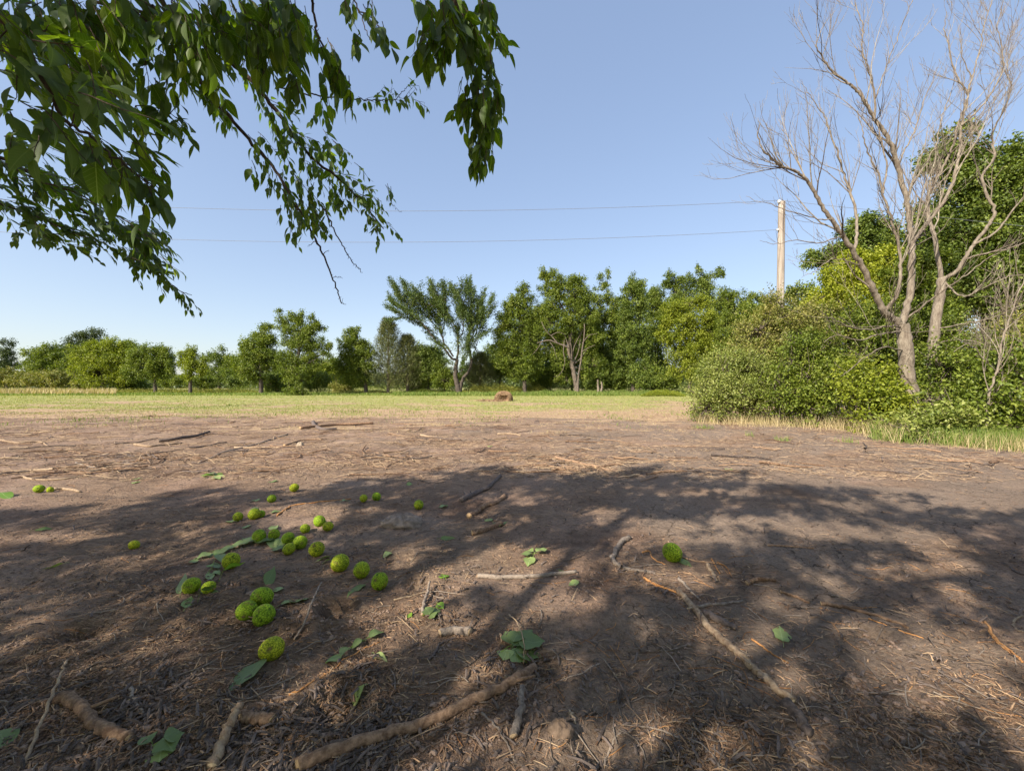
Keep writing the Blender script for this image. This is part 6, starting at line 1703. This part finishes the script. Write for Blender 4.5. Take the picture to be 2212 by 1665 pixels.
ST = [
    ('thick bark-stripped branch lying diagonally at the bottom centre', [(640, 1668), (732, 1630), (846, 1594), (944, 1558), (1042, 1512), (1108, 1478), (1155, 1450)], 30, 'wood_brown', dict(w2=19, knob=.05, stubs=1)),
    ('upright splinter of grey rotten wood under the thick diagonal branch', [(1110, 1600), (1122, 1560), (1128, 1508)], 22, 'wood_grey', dict(w2=12, z=[0, .02, .04])),
    ('peeled tan stick propped against a short reddish log at the bottom', [(455, 1668), (474, 1628), (492, 1590), (516, 1556)], 26, 'wood_peeled', dict(w2=16, z=[0, .02, .05])),
    ('short reddish brown log under the peeled tan stick', [(516, 1561), (550, 1562), (586, 1565)], 27, 'wood_brown', dict(w2=25)),
    ('second splintered stem beside the peeled tan stick', [(520, 1668), (530, 1630), (528, 1590)], 14, 'wood_brown', dict(w2=6)),
    ('long pale straight cane at the lower left', [(48, 1655), (75, 1600), (100, 1545), (124, 1495), (141, 1460)], 8, 'wood_peeled', dict(w2=5, z=[0, .02, .04, .05, .06])),
    ('dark half buried branch behind the pale cane', [(20, 1540), (62, 1524), (110, 1508), (160, 1490), (205, 1474)], 12, 'wood_dark', dict(w2=9)),
    ('knobbly mud-brown branch piece right of the pale cane', [(128, 1516), (160, 1530), (183, 1551), (195, 1572), (228, 1588), (274, 1604)], 24, 'wood_brown', dict(w2=24, knob=.14, stubs=1)),
    ('short bleached grey twig lying right of the knobbly branch', [(279, 1492), (288, 1520), (307, 1548)], 9, 'wood_grey', dict(w2=7)),
    ('thin bent twig near the short bleached twig', [(363, 1528), (371, 1538), (395, 1546), (421, 1554)], 4, 'wood_peeled', {}),
    ('thin grey stick standing out of the pit by the largest hedge apple', [(634, 1384), (660, 1345), (676, 1318), (694, 1288)], 6, 'wood_grey', dict(w2=3, z=[0, .03, .06, .08], stubs=1)),
    ('long orange root curving below the narrow leafy sprig', [(622, 1505), (650, 1492), (700, 1462), (735, 1432), (775, 1410), (820, 1388)], 5, 'wood_orange', {}),
    ('straight grey stick across the chip litter in the middle', [(1032, 1247), (1080, 1250), (1140, 1249), (1190, 1244), (1245, 1238)], 11, 'wood_grey', dict(w2=8)),
    ('dark crooked branch in shade beyond the middle stick', [(996, 1092), (1012, 1076), (1036, 1064), (1058, 1052), (1081, 1031)], 13, 'wood_dark', dict(w2=7, stubs=2)),
    ('shaggy barked branch just below the dark crooked one', [(1013, 1119), (1034, 1108), (1052, 1097), (1072, 1088), (1090, 1074)], 11, 'wood_brown', dict(w2=8, knob=.3)),
    ('short thick log piece with a leaf on its end', [(1019, 1156), (1050, 1146), (1085, 1135)], 14, 'wood_brown', dict(w2=11)),
    ('curved hook-shaped root left of the lone hedge apple', [(1360, 1163), (1342, 1176), (1328, 1194), (1326, 1214), (1342, 1226), (1370, 1233), (1416, 1241)], 12, 'wood_grey', dict(w2=6)),
    ('long grey branch running down to the right across the soil', [(1466, 1280), (1505, 1324), (1548, 1375), (1580, 1402), (1610, 1430), (1645, 1464), (1672, 1488), (1716, 1522)], 13, 'wood_peeled', dict(w2=18, stubs=2)),
    ('muddy buried end of the long grey branch', [(1700, 1530), (1730, 1566), (1756, 1594)], 30, 'wood_dark', dict(w2=22)),
    ('tan curved root crossing the right side of the soil', [(1775, 1307), (1815, 1312), (1857, 1322), (1911, 1338), (1964, 1360)], 9, 'wood_brown', dict(w2=7)),
    ('tan root piece left of the curved tan root', [(1688, 1282), (1720, 1291), (1750, 1304)], 7, 'wood_brown', dict(w2=5)),
    ('thin grey root leading to the tan root piece', [(1628, 1264), (1660, 1268), (1692, 1283)], 4, 'wood_grey', {}),
    ('short bent log like a bread crust left of the tan roots', [(1614, 1264), (1634, 1256), (1656, 1254), (1678, 1258)], 11, 'wood_brown', dict(w2=8)),
    ('bright orange root above the head of the long grey branch', [(1392, 1250), (1410, 1262), (1433, 1270), (1460, 1280), (1485, 1291)], 6, 'wood_orange', dict(w2=4)),
    ('side stick forking right from the long grey branch', [(1507, 1314), (1556, 1306), (1606, 1299)], 8, 'wood_grey', dict(w2=4)),
    ('dark brown stub half hidden in a hollow', [(1526, 1332), (1555, 1346), (1592, 1362)], 18, 'wood_dark', dict(w2=14)),
    ('short orange root left of the pale round leaf', [(1626, 1383), (1650, 1400), (1680, 1420), (1706, 1434)], 5, 'wood_orange', {}),
    ('pair-forming thick orange root near the right edge', [(2131, 1346), (2152, 1376), (2182, 1406), (2214, 1432)], 6, 'wood_orange', {}),
    ('thin orange root beside the thick one near the right edge', [(2138, 1362), (2160, 1392), (2190, 1416), (2212, 1430)], 4, 'wood_orange', {}),
    ('pale looped root at the right edge', [(2214, 1334), (2196, 1340), (2192, 1352), (2200, 1364), (2216, 1370)], 5, 'wood_peeled', {}),
    ('orange rootlet under the curved tan root', [(1878, 1338), (1900, 1346), (1918, 1353)], 4, 'wood_orange', {}),
    ('orange rootlet past the end of the curved tan root', [(1943, 1363), (1968, 1372), (1998, 1381)], 4, 'wood_orange', {}),
    ('brown root from the lone hedge apple to the right', [(1472, 1205), (1498, 1212), (1528, 1216), (1560, 1218)], 5, 'wood_brown', {}),
    ('thick short chewed stick below the brown root', [(1530, 1222), (1538, 1238), (1549, 1256)], 9, 'wood_peeled', dict(w2=6)),
    ('orange forked rootlet crossing the chewed stick', [(1538, 1208), (1546, 1224), (1556, 1240)], 4, 'wood_orange', {}),
    ('orange curved rootlet right of the chewed stick', [(1551, 1216), (1570, 1226), (1584, 1248)], 4, 'wood_orange', {}),
    ('orange rootlet hooked left of the lone hedge apple', [(1388, 1196), (1402, 1192), (1412, 1208), (1440, 1222)], 4, 'wood_orange', {}),
    ('yellowish bent stem below the lone hedge apple', [(1466, 1238), (1486, 1240), (1506, 1250), (1524, 1262)], 4, 'wood_brown', {}),
    ('brown weathered stem crossing above the long grey branch', [(1468, 1252), (1490, 1276), (1514, 1298)], 7, 'wood_grey', dict(w2=4)),
    ('dark curved branch in the sunlit debris on the left', [(343, 957), (385, 951), (425, 945), (452, 936)], 8, 'wood_dark', dict(w2=5, lift=.03)),
    ('pale branch under the dark curved one in the left debris', [(290, 962), (320, 965), (343, 963), (392, 958)], 6, 'wood_peeled', {}),
    ('long thin dark stick slanting across the left debris', [(428, 1001), (455, 990), (483, 978), (555, 960), (621, 940)], 5, 'wood_grey', dict(w2=3)),
    ('light straight stem beside the long slanting stick', [(506, 968), (555, 967), (604, 968)], 5, 'wood_peeled', {}),
    ('brown branch right of the light straight stem', [(614, 964), (650, 955), (698, 949)], 6, 'wood_brown', {}),
    ('heavy sunlit limb at the far edge of the bare soil', [(648, 929), (690, 924), (728, 921), (770, 917), (806, 917)], 7, 'wood_brown', dict(w2=5, lift=.03, stubs=2)),
    ('dark upturned root on the heavy sunlit limb', [(676, 914), (682, 924), (700, 930), (726, 928)], 9, 'wood_dark', dict(w2=6)),
    ('pale long stick at the far left of the bare soil', [(48, 1030), (75, 1037), (147, 1035), (198, 1024)], 5, 'wood_peeled', {}),
    ('straight pale stalk above the long stick at far left', [(106, 1012), (140, 1009), (166, 1008)], 4, 'wood_peeled', {}),
    ('grey crooked stick in the left debris', [(163, 1001), (203, 1011), (265, 998), (327, 994)], 4, 'wood_grey', {}),
    ('light forked twig at the far left edge', [(0, 952), (40, 958), (82, 955), (105, 965)], 5, 'wood_peeled', {}),
    ('thick pale stick with a hedge apple against its end', [(116, 1056), (140, 1058), (172, 1064)], 8, 'wood_peeled', dict(w2=5)),
    ('short cut stick with a round sawn stub, in sun at centre', [(1055, 975), (1085, 976), (1120, 975)], 5, 'wood_brown', {}),
    ('brown root in the shade edge right of centre', [(1199, 990), (1230, 998), (1271, 1007), (1300, 1012), (1322, 1018)], 8, 'wood_brown', dict(w2=4)),
    ('stout short root by the brown root at the shade edge', [(1286, 1012), (1320, 1006), (1345, 1005)], 7, 'wood_brown', {}),
    ('bleached stick in sun right of the mud strip', [(908, 942), (926, 944), (944, 944)], 5, 'wood_peeled', {}),
    ('pale broken stick in sun with a dark fork', [(1075, 939), (1100, 938), (1124, 942)], 6, 'wood_peeled', dict(stubs=1)),
    ('long orange root winding behind the clusters of apples', [(598, 1114), (618, 1100), (637, 1092), (680, 1087), (719, 1081), (758, 1079)], 4, 'wood_orange', {}),
    ('thin dark curved twig alone on the sunlit silt', [(884, 1027 - 0), (900, 1034), (930, 1044), (962, 1041)], 3, 'wood_dark', {}),
    ('short dark stem beside the blue green leaf cluster', [(912, 1332), (920, 1300), (929, 1274)], 9, 'wood_grey', dict(w2=5, z=[0, .02, .05])),
    ('dry thin stem above the short dark stem', [(850, 1298), (890, 1288), (930, 1275)], 4, 'wood_peeled', {}),
    ('bent dark twig above the mound at bottom centre', [(922, 1432), (938, 1415), (950, 1394), (985, 1380)], 7, 'wood_dark', dict(w2=4)),
    ('chunky weathered wood fragment above the bent dark twig', [(950, 1375), (985, 1370), (1015, 1372)], 18, 'wood_grey', dict(w2=20)),
    ('thin pale stalk laid over the broad dark leaf cluster', [(1100, 1332), (1118, 1360), (1131, 1400), (1131, 1440)], 3, 'straw', dict(z=[.01, .03, .04, .01])),
    ('thin root at the foot of the bleached litter, bottom right', [(1800, 1508), (1822, 1534), (1836, 1560)], 7, 'wood_grey', {}),
    ('weathered stick below the cracked silt at right', [(1965, 1590), (1980, 1610), (2000, 1636)], 6, 'wood_peeled', {}),
    ('forked grey root at the bottom, left of the long grey branch', [(1305, 1660), (1320, 1620), (1345, 1585)], 7, 'wood_grey', dict(stubs=1)),
    ('short chip of pale wood below the thick diagonal branch', [(1230, 1540), (1244, 1566)], 8, 'wood_peeled', {}),
    ('pale end-grain chip in front of the broad leaf cluster', [(1090, 1465), (1115, 1466)], 8, 'wood_peeled', {}),
    ('long thin root right of the thick diagonal branch', [(1040, 1545), (1075, 1580), (1100, 1620), (1115, 1655)], 7, 'wood_grey', {}),
    ('dry twig at the very bottom right of centre', [(1420, 1650), (1432, 1600), (1428, 1560)], 5, 'wood_grey', {}),
    ('flat stem lying at the lower right corner', [(1730, 1648), (1790, 1640), (1850, 1638)], 6, 'wood_peeled', {}),
    ('dark shadowed stick right of the cracked silt', [(2185, 1228), (2205, 1240), (2240, 1248)], 6, 'wood_dark', {}),
    ('slim brown stick lying in the shade at right', [(1660, 1180), (1700, 1182), (1760, 1186)], 5, 'wood_brown', {}),
]
for lab, pts, w_, mt, kw in ST:
    stick(lab, pts, w_, mt, **kw)

# the two rock-like clods
for lab, px, py, r, hgt, mt in [('pale rock-like clod of dried mud right of the loose trio of apples', 868, 1131, .20, .085, (.33, .255, .20)), ('knobbly dark clod lying by the bent twig', 1212, 1582, .05, .04, (.2, .14, .1)),
                                ('small reddish stone at the foot of the loose trio of apples', 650 + 20, 1160, .045, .03, (.3, .2, .15)),
                                ('pale cut wood lump in the left debris', 648, 968 - 5, .08, .08, (.42, .33, .24)), ('chunk of pale wood above the grey bird-like root piece', 545, 1285 + 0, .05, .02, (.32, .24, .18))]:
    c = G(px, py)
    nu, nv = 28, 12
    U, V = np.meshgrid(np.linspace(0, 2 * np.pi, nu, endpoint=False), np.linspace(-.3, np.pi / 2, nv))
    rr = 1 + .22 * fbm(np.cos(U) * 2 + px, np.sin(U) * 2 + V * 2, 5, 3)
    P = np.stack([np.cos(U) * np.cos(V) * r * rr + c[0], np.sin(U) * np.cos(V) * r * .7 * rr + c[1], np.sin(V) * hgt * (rr + .25 * fbm(U * 2, V * 6, 7, 2)) + c[2]], -1)
    ii = np.arange(nu * nv).reshape(nv, nu)
    mb = MB(); mb.add(P.reshape(-1, 3), f4=np.stack([ii[:-1], np.roll(ii[:-1], -1, 1), np.roll(ii[1:], -1, 1), ii[1:]], -1).reshape(-1, 4))
    key = 'clod_%d' % px; M[key] = barkmat(key, tuple(a * .6 for a in mt), mt, scale=25, stretch=(1, 1, 1), bump=.6)
    tag(mb.build('clod' if 'clod' in lab else 'stone' if 'stone' in lab else 'wood_lump', M[key], origin=c), lab, 'clod' if 'clod' in lab else 'stone' if 'stone' in lab else 'wood lump')

# fine rootlets and twigs scattered over the near soil ("stuff")
n = 900
x, y = frustum_pts(n, 1.35, 7)
th = R.uniform(0, 2 * np.pi, n); L = np.clip(R.lognormal(math.log(.11), .5, n), .04, .4)
k5 = np.linspace(0, 1, 5)
bend = R.normal(0, .9, n)
ang = th[:, None] + bend[:, None] * k5[None]
dx = np.cumsum(np.cos(ang), 1) * (L / 5)[:, None]; dy = np.cumsum(np.sin(ang), 1) * (L / 5)[:, None]
PX = x[:, None] + dx; PY = y[:, None] + dy
P = np.stack([PX, PY, gh(PX, PY) + .003 + np.abs(R.normal(0, .006, (n, 5)))], -1)
mb = MB(); tubes(mb, P, np.clip(L * .016, .0008, .0035)[:, None] * np.linspace(1, .5, 5)[None], 5, rnd=R.random(n))
tag(mb.build('rootlet_litter', M['wood_grey']), 'thin rootlets and broken twigs scattered over the soil', 'debris', None, 'stuff')
n = 160
x, y = frustum_pts(n, 1.4, 6)
th = R.uniform(0, 2 * np.pi, n); L = R.uniform(.06, .25, n); bend = R.normal(0, .8, n)
ang = th[:, None] + bend[:, None] * k5[None]
PX = x[:, None] + np.cumsum(np.cos(ang), 1) * (L / 5)[:, None]; PY = y[:, None] + np.cumsum(np.sin(ang), 1) * (L / 5)[:, None]
mb = MB(); tubes(mb, np.stack([PX, PY, gh(PX, PY) + .003], -1), np.full((n, 5), .0013), 5, rnd=R.random(n))
tag(mb.build('orange_rootlet_litter', M['wood_orange']), 'hair-thin orange rootlets scattered over the soil', 'debris', None, 'stuff')

for n0, mt, nm, lab, lm in [(1500, 'wood_brown', 'twig_litter', 'broken brown twigs strewn over the sunlit middle ground', .26), (900, 'wood_dark', 'dark_twig_litter', 'dark twigs and bark strips strewn over the sunlit middle ground', .22), (900, 'wood_peeled', 'pale_twig_litter', 'pale peeled twigs strewn over the sunlit middle ground', .2)]:
    x, y = frustum_pts(n0 * 4, 5.8, 17, .9)
    k = R.random(len(x)) < np.clip(.07 + .75 * sstep(.0, .5, fbm(x * .35, y * .9, 83, 3)) * (1.15 - .95 * sstep(-2.5, 4, x)), 0, 1)
    x, y = x[k][:n0], y[k][:n0]; n = len(x)
    th = R.normal(0, .6, n) + np.pi * R.integers(0, 2, n); L = np.clip(R.lognormal(math.log(lm), .65, n), .08, 1.2); bend = R.normal(0, .6, n)
    ang = th[:, None] + bend[:, None] * k5[None]
    PX = x[:, None] + np.cumsum(np.cos(ang), 1) * (L / 5)[:, None]; PY = y[:, None] + np.cumsum(np.sin(ang), 1) * (L / 5)[:, None]
    mb = MB(); tubes(mb, np.stack([PX, PY, gh(PX, PY) + .012 + np.abs(R.normal(0, .014, (n, 5)))], -1), (np.clip(L * .016, .004, .014) * R.uniform(.7, 1.6, n))[:, None] * np.linspace(1, .5, 5)[None], 5, rnd=R.random(n))
    tag(mb.build(nm, M[mt]), lab, 'debris', None, 'stuff')
